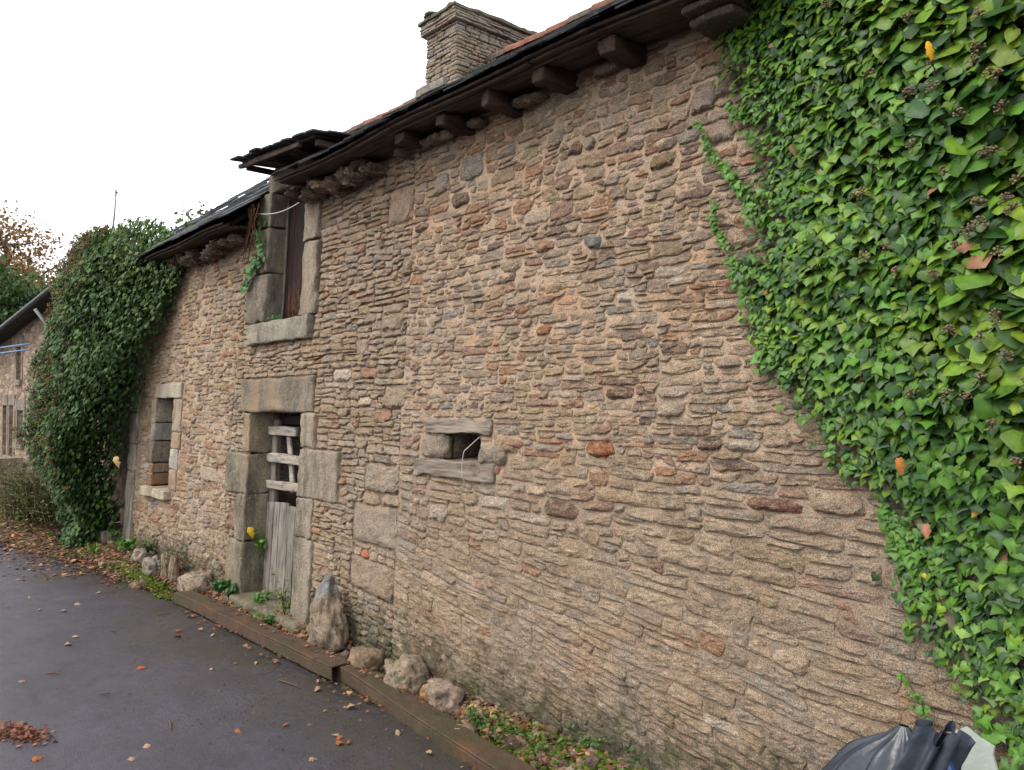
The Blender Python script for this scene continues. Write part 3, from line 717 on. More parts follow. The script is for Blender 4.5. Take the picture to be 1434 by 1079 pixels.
# slates
def slab(c, e1, e2, nrm, w_, l_, th, seed):
    """thin plate: centre of lower edge c, along e1 (width), up slope e2"""
    R_ = random.Random(seed); V = []
    prof = [(-.5, 0+R_.uniform(0, .03)), (-.2, -R_.uniform(0, .02)), (.2, -R_.uniform(0, .02)), (.5, R_.uniform(0, .03)), (.5, 1), (-.5, 1)]
    for s in (0, 1):
        for a, b2 in prof: V.append(c+e1*a*w_+e2*b2*l_+nrm*th*s)
    n = 6; Fs = [[5, 4, 3, 0], [3, 2, 1, 0], [6, 9, 10, 11], [6, 7, 8, 9]]+[[i2, (i2+1) % n, (i2+1) % n+n, i2+n] for i2 in range(n)]
    return np.array(V), np.array(Fs)
sl_small = []; nsl = 0
def roof_rows(u0, u1, ye, ze, yr, zr, nrow, w_, parts_rows, sagf):
    global nsl
    for r_ in range(nrow):
        f_ = r_/nrow; y = ye+(yr-ye)*f_; x = u0-(r_ % 2)*w_/2
        while x < u1:
            ww = w_*rng.uniform(.85, 1.12); zc = ze+(zrf(zr, x)-ze)*f_+sagf(x)+.006*rng.random()+.012*fbm(x*2, y*2, 0, 33)
            e2 = np.array([0, yr-ye, zrf(zr, x)-ze]); L = np.linalg.norm(e2); e2 = e2/L; nn = np.array([0, -e2[2], e2[1]])
            e2t = e2-nn*.035; e2t /= np.linalg.norm(e2t)
            c = np.array([x+ww/2, y+rng.uniform(-.015, .012)-(.0 if r_ else .02), zc+.010])
            P, Fq = slab(c+nn*.008, np.array([1., 0, rng.uniform(-.03, .03)]), e2t, nn, ww-.006, L/nrow*2.1, .009, nsl)
            base = np.array((.055, .057, .062))*rng.uniform(.7, 1.35)
            if r_ in parts_rows and nsl < 235 and x > -9: mesh('slate', P, [list(q) for q in Fq.tolist()], SLATE, rf, base, False)
            else: sl_small.append((P, Fq, base))
            nsl += 1; x += ww
def zrf(zr, x): return zr
sag = lambda x: .014*math.sin(x*1.7+1)+.008*math.sin(x*4.3)
roof_rows(-5.62, -.6, -.225, 3.445, 3.25, 5.81, 26, .22, (0, 1, 2), sag)
roof_rows(-6.62, -5.62, .35, 3.82, 3.25, 5.81, 20, .22, (), sag)
roof_rows(-10.6, -6.62, -.225, 3.285, 3.25, 5.81, 26, .22, (0, 1), sag)
V, Fq, T = join(sl_small); mesh('slates', V, Fq, SLATE, rf, T, False, kind='stuff')
# under-roof deck (keeps daylight out) and back slope
def quad4(a, b2, c, d): return np.array([a, b2, c, d], float), np.array([[0, 1, 2, 3]])
deck = []
for lo, hi, ye, ze, zr in ((-5.62, UR, -.15, 3.46, 5.76), (-6.62, -5.62, .3, 3.76, 5.76), (-10.55, -6.62, -.15, 3.30, 5.76)):
    for (ya, za, yb, zb) in ((ye, ze, 3.25, zr), (3.25, zr, 6.6, 3.6)):
        if hi == UR: zb_ = zb-.06 if zb == zr else zb
        V = []
        for s in (0, -.04):
            for u_, yy, zz in ((lo, ya, za), (hi, ya, za), (hi, yb, zb), (lo, yb, zb)): V.append((u_, yy, zz+s+(0 if zz != zr or hi != UR else -.02)))
        V = np.array(V, float); Fq = np.array([[0, 1, 2, 3], [7, 6, 5, 4], [0, 4, 5, 1], [1, 5, 6, 2], [2, 6, 7, 3], [3, 7, 4, 0]]); deck.append((V, Fq, (.05, .045, .04)))
V, Fq, T = join(deck); mesh('roof_deck', V, Fq, WDARK, rf, T, False)
# black drip edge along the slates of the main eave (thin dark batten)
for (a, b_, z0, yf) in EV:
    n_ = 40; xs = np.linspace(a, b_, n_); pts = np.stack([xs, xs*0+yf-.015+.006*fbm(xs*3, 0, 0, 3), z0+.022+.014*np.sin(xs*1.7+1)+.008*np.sin(xs*4.3)], -1)
    V, Fq = tube(pts, .011, 5); mesh_mixed('eave_batten', V, Fq, WDARK, rf)
# ridge tiles
def ridge(u0, u1, z, zf):
    x = u0
    while x < u1:
        L = .34; a = np.linspace(-.15, np.pi+.15, 9); V = []
        for e, (xx, r_) in enumerate(((x, .125), (x+L+.03, .108))):
            for th in (0, .014):
                for t_ in a: V.append((xx, 3.25+(r_-th)*math.cos(t_)*1.05, zf(xx)+z+(r_-th)*math.sin(t_)*.8-.06))
        V = np.array(V); n = len(a); Fs = []
        for j in range(n-1):
            Fs += [[j, j+1, 2*n+j+1, 2*n+j], [n+j, 3*n+j, 3*n+j+1, n+j+1], [j, n+j, n+j+1, j+1], [2*n+j, 2*n+j+1, 3*n+j+1, 3*n+j]]
        c = np.array((.20, .085, .055))*rng.uniform(.7, 1.15) if rng.random() > .4 else np.array((.11, .08, .06))
        mesh('ridge_tile', V, np.array(Fs), TILE, rf, c); x += L
ridge(-10.6, -7.85, 5.84, sag); ridge(-7.15, -3.5, 5.86, sag)
# chimney
ch = bpy.data.objects.new('chimney', None); COL.objects.link(ch); ch.parent = house; ch.location = (-2.5, 3.1, 5.5)
CU0, CU1, CY0, CY1 = -7.82, -7.20, 2.75, 3.97
P, Fq = block((CU0+.03, CY0+.03, 4.6), (CU1-.03, CY1-.03, 6.30), 6, .01, .005, 3); mesh('stack_core', P, Fq, MORTAR, ch, (.7, .68, .65))
cs = []; z = 4.95; k = 0
while z < 6.36:
    h = rng.uniform(.035, .06); o_ = 0.
    if z > 6.20: o_ = .05; h = .035
    for side in range(2):
        x = (CU0 if side == 0 else CY0)-o_; end = (CU1 if side == 0 else CY1)+o_
        while x < end-.02:
            L = min(rng.uniform(.08, .24)*(1.6 if o_ else 1), end-x)
            if end-x-L < .05: L = end-x
            j_ = rng.uniform(-.012, .012)
            if side == 0: lo, hi = (x, CY0-o_-j_, z), (x+L-.006, CY0+.12, z+h-.005)
            else: lo, hi = (CU1-.12, x, z), (CU1+o_+j_, x+L-.006, z+h-.005)
            P, Fq = block(lo, hi, 3, .010, .006, 600+k, 14); c = stone_tint(-5, 2, 0)*np.array([.82, .95, 1.10]); k += 1
            if z > 5.75 and cnt < 10**9 and len(cs) < 100000 and k % 1 == 0 and L > .11 and ch.get('n', 0) < 55:
                mesh('stone', P, Fq, STONE, ch, c); ch['n'] = ch.get('n', 0)+1
            else: cs.append((P, Fq, c))
            x += L
    z += h
del ch['n']
V, Fq, T = join(cs); mesh('chimney_stones', V, Fq, STONE, ch, T, kind='stuff')
P, Fq = block((CU0-.07, CY0-.07, 6.355), (CU1+.07, CY1+.07, 6.40), 12, .012, .016, 44, 8); mesh('cap_slab', P, Fq, GRAN, ch, (.13, .13, .095))
for k in range(22):
    lump('cap_stone', (rng.uniform(CU0, CU1), rng.uniform(CY0-.03, CY1), 6.42), (.09, .10, .022), GRAN, (.15, .145, .10) if k % 3 else (.08, .10, .03), 700+k, ch, 2)
P, Fq = block((CU0-.16, CY0-.05, 5.50), (CU1-.20, CY0+.02, 5.60), 8, .01, .01, 3, 5); mesh('flashing', P, Fq, GRAN, ch, (.26, .25, .235))
# dormer roof
dm = bpy.data.objects.new('dormer_roof', None); COL.objects.link(dm); dm.parent = house; dm.location = (-1.2, .2, 3.9)
P, Fq = block((-6.36, -.15, 3.755), (-5.1, 1.0, 3.78), 10, .006, .006, 11, 5, lambda P: P+np.stack([0*P[:, 0], 0*P[:, 0], .06*(P[:, 1]+.2)], -1)); mesh('dormer_deck', P, Fq, WDARK, dm)
for k in range(4):
    P, Fq = block((-6.36+k*.40, -.12, 3.71), (-6.31+k*.40, .9, 3.755), 4, .005, .004, 20+k, 5); mesh('dormer_rafter', P, Fq, WBEAM, dm)
P, Fq = block((-6.38, -.18, 3.715), (-5.3, -.15, 3.75), 8, .005, .006, 31, 5); mesh('dormer_batten', P, Fq, WBEAM, dm)
k = 0
for r_ in range(5):
    x = -6.48+rng.uniform(0, .1)
    while x < -5.1:
        ww = rng.uniform(.13, .2); y = -.22+r_*.13
        e2 = np.array([0, .99, .07+rng.uniform(-.02, .03)]); nn = np.array([0, -.07, .99])
        c = np.array([x+ww/2, y+rng.uniform(-.03, .02), 3.775+.05*(y+.25)+.010*rng.random()])
        P, Fq = slab(c, np.array([1, rng.uniform(-.05, .05), rng.uniform(-.05, .05)]), e2, nn, ww-.01, .27, .012, 9000+k)
        mesh('slate', P, [list(q) for q in Fq.tolist()], SLATE, dm, np.array((.045, .046, .05))*rng.uniform(.7, 1.3), False); x += ww; k += 1
for k in range(9):                                          # tips of loose slates along the broken verge
    u_ = -5.9+k*.095; c = np.array([u_, .05+k*.03, 3.81]); a = rng.uniform(.25, .5)
    P, Fq = slab(c, np.array([math.cos(a), 0, math.sin(a)]), np.array([.1, .95, .15]), np.array([-math.sin(a), -.1, math.cos(a)]), .085, .2, .014, 9100+k); mesh('loose_slate', P, [list(q) for q in Fq.tolist()], SLATE, dm, (.05, .05, .055), False)
for o_ in list(dm.children):                                # the little roof falls towards the main slope
    x0_ = o_.location.x+dm.location.x+house.location.x
    for v_ in o_.data.vertices: v_.co.z -= .07*v_.co.x
    o_.location.z -= .07*(x0_+6.38)+.015
P, Fq = block((-6.42, .12, 3.55), (-5.35, .5, 3.66), 6, .01, .006, 55, 5); mesh('dormer_cheek', P, Fq, GRAN, dm, (.17, .16, .13))
def _():
    p0 = wall(362, 300, -.05); p1 = wall(429, 277, -.03); n = 16; t_ = np.linspace(0, 1, n)[:, None]
    P = p0+(p1-p0)*t_; P[:, 2] -= .045*np.sin(np.pi*t_[:, 0])
    V, Fq = tube(P, .0035, 5); tag(mesh_mixed('cable', V, Fq, METAL, None, np.array((.6, .6, .6))), 'thin white cable strung across the upper granite window', 'cable')
_()
for (pa, pb, pc, pd_) in (((672, 612), (648, 640), (646, 665), (657, 692)),):
    pts = [wall(pa[0], pa[1], -.03), wall(pb[0]+2, pb[1]-8, -.10), wall(*pb, -.10), wall(*pc, -.08), wall(*pd_, -.05)]
    V, Fq = tube(np.array(pts), .0022, 5); tag(mesh_mixed('wire', V, Fq, METAL, None, np.array((.5, .46, .42))), 'thin stiff wire curving down out of the small slit opening', 'wire')
# ================================================================== LEAVES
def norm(a): return a/(np.linalg.norm(a, axis=-1, keepdims=True)+1e-9)
def leaf_tmpl(half, curl=.12, fold=.18):
    """half outline from petiole to tip, x>=0; returns V, F"""
    h = np.array(half, float); out = [(x, y) for x, y in h]+[(-x, y) for x, y in h[-2:0:-1]]
    V = [(x, y, -fold*abs(x)-curl*(y*y)) for x, y in out]; c = (0, -.35, .02); V.append(c); n = len(out)
    Fs = [[j, (j+1) % n, n] for j in range(n)]
    return np.array(V), np.array(Fs)[:, ::-1]
IV1 = leaf_tmpl([(0, -.02), (.16, .15), (.38, .17), (.40, .02), (.62, -.08), (.44, -.27), (.27, -.42), (.13, -.68), (0, -.90)], .18, .14)
IV2 = leaf_tmpl([(0, -.02), (.20, .16), (.42, .12), (.56, -.14), (.46, -.30), (.38, -.46), (.15, -.66), (0, -.84)], .24, .10)
IV3 = leaf_tmpl([(0, 0), (.28, .13), (.52, -.08), (.54, -.36), (.30, -.66), (0, -.90)], .14, .12)       # adult leaf
OVAL = leaf_tmpl([(0, 0), (.30, -.3), (.26, -.7), (0, -1)], .1, .2)
DIAM = (np.array([(0, 0, 0), (.36, -.5, -.08), (0, -1, -.05), (-.36, -.5, -.08)], float), np.array([[0, 1, 2], [0, 2, 3]])[:, ::-1])
ROUND = leaf_tmpl([(0, .1), (.35, .2), (.5, -.15), (.4, -.5), (0, -.7)], -.2, -.1)
CURL = leaf_tmpl([(0, 0), (.16, .10), (.30, -.08), (.24, -.24), (.36, -.38), (.20, -.60), (.10, -.78), (0, -.86)], .5, .6)
DRY = leaf_tmpl([(0, 0), (.18, .02), (.42, .10), (.34, -.14), (.48, -.30), (.28, -.42), (.22, -.66), (0, -.95)], .25, .35)
def leaves(tm, pos, nrm, tip, size, tint):
    """vectorised: -> V (n*m,3), F, tint"""
    V, Fs = tm; nrm = norm(nrm); tip = norm(tip-nrm*(tip*nrm).sum(-1, keepdims=True)); yd = -tip; xd = np.cross(yd, nrm)
    sz = np.asarray(size)[:, None, None]; asp = 1+.18*rng.standard_normal((len(pos), 1, 1))
    P = pos[:, None]+sz*(V[None, :, :1]*xd[:, None]*asp+V[None, :, 1:2]*yd[:, None]+V[None, :, 2:]*nrm[:, None]*rng.uniform(.3, 2., (len(pos), 1, 1)))
    n, m = len(pos), len(V)
    Fx = (Fs[None]+np.arange(n)[:, None, None]*m)
    w_ = np.full(m, .92); w_[0] = 1.25; w_[m//2] = 1.0; w_[-1] = 1.22 if m > 5 else 1.0
    T = (np.asarray(tint)[:, None]*w_[None, :, None]).reshape(-1, 3)
    return P, Fx, T
def add_leaf_mesh(name, sets, mt, parent, kind=None, **kw):
    Vs, Fs, Ts, n = [], [], [], 0
    for P, Fx, T in sets:
        Vs.append(P.reshape(-1, 3)); Fs.append(Fx.reshape(-1, 3)+n); Ts.append(T); n += len(Vs[-1])
    return mesh(name, np.concatenate(Vs), np.concatenate(Fs), mt, parent, np.concatenate(Ts), kind=kind, **kw)
def umbels(name, cs, r, parent, tint, nb=10, kind=None, singles=0):
    V0, F0 = ICO[1]; parts = []
    for j, c in enumerate(cs):
        one = []
        for k in range(nb):
            d = norm(rng.standard_normal(3)+np.array([0, -.5, .8])); cc = c+d*r
            one.append((V0*r*.20+cc, F0, np.array(tint)*rng.uniform(.6, 1.3)))
            one.append((*tube([c, (c+cc)/2+0, cc], .0012+r*.02, 3), np.array(tint)*.8))
        if j < singles: V, Fq, T = join(one); mesh_mixed('berry_cluster', V, Fq, UMBEL, parent, T)
        else: parts += one
    if parts: V, Fq, T = join(parts); mesh_mixed(name, V, Fq, UMBEL, parent, T, kind=kind)
# ------------------------------------------------------------------ big ivy on the right
ivy = root('climbing_ivy', (-1.0, 0, .6), 'thick bright green ivy climbing the right end of the wall up to the eaves', 'ivy')
def ivy_thick(u, z):
    d = np.clip(u-ivycov(u, z), 0, 3); return .03+.10*sm(0, .5, d)+.17*sm(.35, 1.1, d)*(.6+.6*fbm(u*1.8, z*1.8, 0, 81))+.05*fbm(u*4, z*4, 0, 82)*sm(.1, .4, d)
N = 42000
pu = .55-2.65*rng.random(N); pz = rng.uniform(.40, 3.75, N)
bound = ivycov(pu, pz)+.08*fbm(pz*4, pu*4, 0, 83)+.05*rng.standard_normal(N)
ok = (pu > bound) & (pz > np.interp(pu, [-2, -1.2, -.78, 1], [1.5, .98, .74, .45])); pu, pz = pu[ok], pz[ok]; n = len(pu)
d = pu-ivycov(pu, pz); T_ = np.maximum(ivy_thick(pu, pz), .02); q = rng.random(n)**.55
py = wsurf(pu, pz)-.015-T_*q
adult = .85*sm(.45, 1.2, d+.25*fbm(pu*2, pz*2, 0, 84)); isad = rng.random(n) < adult
size = np.where(isad, rng.uniform(.050, .084, n), rng.uniform(.034, .056, n)*(.65+.35*sm(0, .3, d)))
size *= np.where(q < .4, .9, 1)
# leaf faces look outward and up, tips hang
tilt = np.radians(rng.normal(30, 13, n)); az = rng.normal(0, .32, n)
nr = np.stack([np.sin(az)*np.cos(tilt)-.12, -np.cos(az)*np.cos(tilt), np.sin(tilt)], -1)+rng.standard_normal((n, 3))*np.where(isad, .30, .15)[:, None]
tp = np.stack([rng.normal(-.05, .42, n), -.55+0*az, -1+0*az], -1)+rng.standard_normal((n, 3))*np.where(isad, .40, .08)[:, None]
g = np.array([(.070, .168, .018)]); yel = np.array([(.21, .30, .022)]); dk = np.array([(.022, .066, .016)])
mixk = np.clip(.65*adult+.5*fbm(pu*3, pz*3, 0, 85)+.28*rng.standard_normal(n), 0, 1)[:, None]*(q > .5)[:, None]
col = g*(1-mixk)+yel*mixk; dkm = (rng.random(n) < .3)[:, None]; col = np.where(dkm, dk*.9+col*.1, col)*rng.uniform(.65, 1.3, (n, 1))*(.6+.4*q[:, None])  # deeper leaves tinted darker, painting shade into the gaps between leaves
yl = rng.random(n) < .0022; col[yl] = (.42, .27, .02); br = rng.random(n) < .0015; col[br] = (.25, .12, .06)
pos = np.stack([pu, py, pz], -1)
vis = q*depth_px(pos)*size*(1+.5*q); vis[(q < .8)] = 0; vis[pu > -.80] = 0
pick = np.zeros(n, bool); pick[np.argsort(-vis)[:296]] = True
for a in np.where(pick)[0]:
    tm = IV3 if isad[a] else (IV1 if a % 2 else IV2)
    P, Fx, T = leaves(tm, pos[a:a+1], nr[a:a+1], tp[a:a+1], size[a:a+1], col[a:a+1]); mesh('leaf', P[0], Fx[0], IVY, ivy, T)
sets = []
kk = rng.integers(0, 2, n)
for tm, selm in ((IV3, isad), (IV1, ~isad & (kk == 0)), (IV2, ~isad & (kk == 1))):
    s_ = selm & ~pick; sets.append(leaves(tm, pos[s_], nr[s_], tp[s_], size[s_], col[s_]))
# petioles for adult leaves, joined
pet = []
for a in np.where(isad & (q > .55) & (pu < -.55))[0][::2]:
    b0 = pos[a]; b1 = b0+np.array([rng.normal(0, .03), .05, rng.uniform(-.02, .05)]); pet.append((*tube([b0, (b0+b1)/2+np.array([0, 0, .006]), b1], .0013, 3), (.20, .24, .07)))
V, Fq, T = join(pet); mesh_mixed('leaf_stalks', V, Fq, STEM, ivy, T, kind='stuff')
# creeping runners with small leaves ahead of the mass
def runner(pts, lf=.030, off=-.03, dens=120, step=True):
    P = np.array([wall(*p, off) for p in pts]); m = 40; t_ = np.linspace(0, len(P)-1, m); Q = np.stack([np.interp(t_, np.arange(len(P)), P[:, k]) for k in range(3)], -1)
    Q[:, 0] += .008*fbm(Q[:, 2]*20, 0, 0, 3); V, Fq = tube(Q, np.linspace(.002, .0045, m), 5); mesh_mixed('stem', V, Fq, STEM, ivy, np.array((.13, .11, .06)))
    L = np.linalg.norm(np.diff(Q, axis=0), axis=1).sum(); k = int(L*dens); f_ = rng.random(k); c = np.stack([np.interp(f_*(m-1), np.arange(m), Q[:, j]) for j in range(3)], -1)
    c[:, 0] += rng.normal(0, .014, k)*(.5+f_); c[:, 2] += rng.normal(0, .01, k); c[:, 1] -= rng.uniform(0, .02, k)
    return leaves(IV1, c, np.stack([rng.normal(-.1, .4, k), -np.ones(k), rng.normal(.5, .3, k)], -1), np.stack([rng.normal(0, .6, k), rng.normal(-.2, .1, k), -np.ones(k)], -1), rng.uniform(.6, 1.25, k)*lf*(.7+.5*f_), np.array([(.075, .175, .022)])*rng.uniform(.6, 1.4, (k, 1)))
sets.append(runner([(980, 172), (992, 205), (1010, 230), (1035, 255), (1052, 290), (1072, 310)], .032, dens=260))
sets.append(runner([(1018, 152), (1040, 158), (1062, 168)], .030, dens=260))
sets.append(runner([(998, 280), (1005, 320), (1018, 355), (1032, 385), (1052, 420), (1085, 480), (1110, 530)], .028, dens=260))
sets.append(runner([(1035, 370), (1060, 385), (1075, 380)], .032, dens=220))
sets.append(runner([(1075, 515), (1068, 490), (1078, 460)], .045, dens=140))
sets.append(runner([(1262, 945), (1285, 975), (1302, 1010)], .022, dens=200))
sets.append(runner([(1235, 700), (1250, 745), (1275, 790), (1285, 850)], .030, dens=330)); sets.append(runner([(1240, 715), (1265, 740), (1290, 800)], .030, dens=330))
sets.append(runner([(1365, 990), (1385, 1005), (1400, 1035)], .045, dens=110)); sets.append(runner([(1400, 1015), (1425, 1030), (1434, 1060)], .045, dens=110)); sets.append(runner([(1420, 1060), (1434, 1079)], .04, dens=110))
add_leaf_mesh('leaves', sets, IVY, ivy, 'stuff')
# woody stems behind the leaves
for k in range(22):
    u = rng.uniform(-1.4, .3); z = np.linspace(.35, rng.uniform(2.2, 3.4), 24); uu = u+.10*fbm(z*1.5, k*3.1, 0, 3)+rng.uniform(-.15, .05)*(z-.4)
    uu = np.maximum(uu, ivycov(uu, z)+.06); V, Fq = tube(np.stack([uu, wsurf(uu, z)-.03, z], -1), np.linspace(.016, .004, 24), 6); mesh_mixed('stem', V, Fq, STEM, ivy, np.array((.12, .10, .07)))
c = []
while len(c) < 95:
    u, z = rng.uniform(-1.5, -.3), rng.uniform(.8, 3.5)
    if u-ivycov(u, z) > .40+.25*rng.random(): c.append((u, float(wsurf(u, z)-.05-ivy_thick(u, z)*1.02), z))
umbels('berry_clusters', np.array(c), .021, ivy, (.16, .115, .07), 12, singles=95)
# ------------------------------------------------------------------ left ivy mass on the outbuilding
ob = root('outbuilding', (-12, 0, 0), 'low stone outbuilding mostly buried under dark ivy at the left end of the farmhouse', 'building')
P, Fq = block((-13.2, .12, -.1), (-9.80, .6, 3.2), 6, .01, .02, 3, 2); mesh('wall', P, Fq, FARST, ob)
V = np.array([(-13.2, -.1, 3.1), (-9.8, -.1, 3.1), (-9.8, 3, 4.8), (-13.2, 3, 4.8), (-13.2, -.1, 3.04), (-9.8, -.1, 3.04), (-9.8, 3, 4.74), (-13.2, 3, 4.74)]); mesh('roof', V, np.array([[0, 1, 2, 3], [7, 6, 5, 4], [0, 4, 5, 1], [1, 5, 6, 2], [2, 6, 7, 3], [3, 7, 4, 0]]), SLATE, ob, np.array((.06, .06, .065)), False)
am = root('old_ivy_bush', (-12, -.3, .2), 'huge dark green old ivy bush with brown flower heads covering the outbuilding', 'ivy')
def leftfront(u, z):                                       # how far the mass stands out from the wall plane
    cz = (.30+.70*sm(-.2, 1.7, z))*(1-sm(3.2, 4.2, z)*.75); cu = sm(-12.4, -10.3, u)*(1-sm(-9.9, -7.9, u))
    return .05+.85*cz*cu*(.8+.35*fbm(u*.9, z*.9, 0, 91))+.26*fbm(u*2.2, z*2.2, 0, 92)*cu
N = 78000
pu = np.where(rng.random(N) < .28, rng.uniform(-11.2, -9.7, N), rng.uniform(-13.0, -7.75, N)); pz = rng.uniform(.12, 3.8, N)
rb = np.interp(pz, [.1, 1.3, 1.9, 2.5, 3.2, 3.45, 3.9], [-9.82, -9.75, -9.20, -8.75, -8.1, -8.25, -9.2])+.06*fbm(pz*4, 0, 0, 3)
lb = np.interp(pz, [0, .5, 1.3, 2.6, 3.4, 4.], [-10.3, -10.5, -11.2, -11.9, -11.8, -11.4])+.18*fbm(pz*2, pu*1, 0, 94)
ok = (pu < rb+rng.normal(0, .04, N)) & (pu > lb); pu, pz = pu[ok], pz[ok]; n = len(pu)
q = np.where(pu > -10.4, rng.random(n)**.8, rng.random(n)**.5); dens = fbm(pu*2.2, pz*2.2, 0, 95)
py = LEAN*(pz-EYE)-.03-leftfront(pu, pz)*q*(1+.0*dens)
nr = np.stack([rng.normal(.1, .5, n), -np.ones(n), rng.normal(.55, .45, n)], -1); tp = np.stack([rng.normal(0, .5, n), rng.normal(-.4, .3, n), -np.ones(n)], -1)
flat = (pu > -9.3)
sz = np.where(flat, rng.uniform(.035, .055, n), rng.uniform(.035, .062, n))
col = np.array([(.036, .076, .019)])*rng.uniform(.45, 1.8, (n, 1)); k_ = rng.random(n) < .10; col[k_] = col[k_]*np.array([1.6, 1.5, .9])
k_ = (rng.random(n) < .22*sm(2.4, 3.6, pz)); col[k_] = np.array((.10, .14, .03))*rng.uniform(.7, 1.3, (k_.sum(), 1))
pos = np.stack([pu, py, pz], -1); half = rng.random(n) < .22
s1 = [leaves(IV1, pos[half], nr[half], tp[half], sz[half], col[half]), leaves(DIAM, pos[~half], nr[~half], tp[~half], sz[~half]*1.25, col[~half])]
# crown of the ivy lying over the outbuilding roof
N = 26000; pu = rng.uniform(-13.0, -8.6, N); yy = rng.uniform(-.9, 2.4, N); top = 3.22+.50*(yy+.2)*sm(-.4, .3, yy)+.05+.35*fbm(pu*1.0, yy*1.0, 0, 96)+.16*fbm(pu*3.5, yy*3.5, 0, 97)
ok = (yy > -.8*leftfront(pu, 3.5)) & (rng.random(N) < sm(-12.5, -11.7, pu)+.0*yy); pu, yy, top = pu[ok], yy[ok], top[ok]; top -= .75*sm(-12.2, -13.2, pu); top -= .3*sm(-9.4, -8.6, pu); n = len(pu); pz = top-rng.random(n)**2*.3
col = np.array([(.045, .08, .02)])*rng.uniform(.5, 1.5, (n, 1)); k_ = rng.random(n) < .25; col[k_] = np.array((.13, .12, .045))*rng.uniform(.7, 1.2, (k_.sum(), 1))
s1.append(leaves(DIAM, np.stack([pu, yy, pz], -1), np.stack([rng.normal(0, .5, n), rng.normal(-.6, .5, n), np.ones(n)], -1), rng.standard_normal((n, 3)), rng.uniform(.05, .09, n), col))
# upright shoots against the sky
sh_ = []
for k in range(46):
    u = rng.uniform(-11.8, -8.8); y = rng.uniform(-.3, 1.5); z0 = 3.2+.50*max(0, y); h = rng.uniform(.2, .7); m = 26
    P = np.stack([u+rng.uniform(-.2, .2)*np.linspace(0, 1, 6)**2, y+0*np.linspace(0, 1, 6), z0+h*np.linspace(0, 1, 6)], -1); V, Fq = tube(P, np.linspace(.008, .003, 6), 4); mesh_mixed('shoot', V, Fq, STEM, am, np.array((.10, .08, .05)))
    f_ = rng.random(m); c = np.stack([np.interp(f_*5, np.arange(6), P[:, j]) for j in range(3)], -1)+rng.normal(0, .03, (m, 3))
    s1.append(leaves(OVAL, c, rng.standard_normal((m, 3))+np.array([0, -.6, .6]), rng.standard_normal((m, 3)), rng.uniform(.04, .07, m), np.array([(.05, .10, .03)])*rng.uniform(.6, 1.4, (m, 1))))
add_leaf_mesh('leaves', s1, LEAFM, am, 'stuff')
c = []
while len(c) < 430:
    u, z = rng.uniform(-11.6, -9.6), 3.7-2.9*rng.random()**1.6
    if fbm(u*1.2, z*1.2, 0, 99) > -.25: c.append((u, LEAN*(z-EYE)-leftfront(u, z)*1.03-.03, z))
for k in range(160):
    u, y = rng.uniform(-11.9, -9), rng.uniform(-.5, 1.8); c.append((u, y, 3.32+.50*(y+.2)*float(sm(-.4, .3, y))+.3*float(fbm(u, y, 0, 96))))
umbels('flower_heads', np.array(c), .04, am, (.14, .105, .045), 7, 'stuff')
for k in range(22):
    u = rng.uniform(-12.2, -10.3); z = np.linspace(.05, 1.4, 12); V, Fq = tube(np.stack([u+.15*fbm(z*2, k*3., 0, 4), -.1-.15*z+.1*rng.random()+0*z, z], -1), np.linspace(.02, .008, 12), 5); mesh_mixed('stem', V, Fq, STEM, am, np.array((.10, .085, .06)))
# dead stalk rising above
b0 = grd(157, 330, 3.9); 
pp = wall(157, 330, .6); p1 = wall(163, 266, .6)
V, Fq = tube([pp-np.array([0, 0, .8]), pp, (pp+p1)/2+np.array([.02, 0, 0]), p1], [.02, .018, .014, .012], 5); V2, F2 = tube([p1-np.array([.04, 0, .1]), p1-np.array([.02, 0, .0]), p1+np.array([.05, 0, -.06])], .015, 4)
V, Fq, T = join([(V, Fq, (.17, .16, .14)), (V2, F2, (.2, .19, .16))]); mesh_mixed('antenna_pole', V, Fq, METAL, None, T, label='thin grey pole sticking up above the ivy covered roof', cat='pole')
# ================================================================== FAR HOUSE
far = root('stone_house', (-17, .2, .2), 'distant two storey stone house with narrow openings at the left edge', 'house')
fo = np.array([-13.6, .35, 0]); fa = math.radians(-5.0); fe = np.array([-math.cos(fa), -math.sin(fa)*-1, 0]); fe = np.array([-math.cos(math.radians(5)), -math.sin(math.radians(5)), 0]); fnrm = np.array([fe[1], -fe[0], 0]); fnrm = fnrm if fnrm[1] < 0 else -fnrm
def fpt(a, out_, z): return fo+fe*a+fnrm*out_+np.array([0, 0, z])
def fray(x, y):                                             # photo point on this wall -> (along, height)
    d_ = ray(x, y); t = ((fo-CAM)@fnrm)/(d_@fnrm); P = CAM+t*d_; return float((P-fo)@fe), float(P[2])
def fbox(name, a0, a1, o0, o1, z0, z1, mt, par=None, tint=(1, 1, 1), **kw):
    V, Fq = grid_cube(1); P = np.array([fpt((a0+a1)/2+v[0]*(a1-a0)/2, (o0+o1)/2+v[1]*(o1-o0)/2, (z0+z1)/2+v[2]*(z1-z0)/2) for v in V]); return mesh(name, P, Fq, mt, par or far, np.array(tint), False, **kw)
LEN = 8.5
ops = []
for (x0, y0, x1, y1) in ((14, 568, 23, 640), (28, 565, 38, 640), (-8, 560, 6, 640), (36, 577, 48, 618), (48, 487, 55, 0)):
    pass
def opening(x0, x1, y0, y1):
    a1, zt = fray(x0, y0); a0, _ = fray(x1, y0); _, zb = fray((x0+x1)/2, y1); return (min(a0, a1), max(a0, a1), min(zb, zt), max(zb, zt))
ops = [opening(24, 30, 487, 532), opening(5, 10, 568, 640), opening(14, 19, 568, 640), opening(25, 33, 575, 620), opening(43, 50, 573, 655)]
zs = sorted(set([0, 4.2]+[o[2] for o in ops]+[o[3] for o in ops])); 
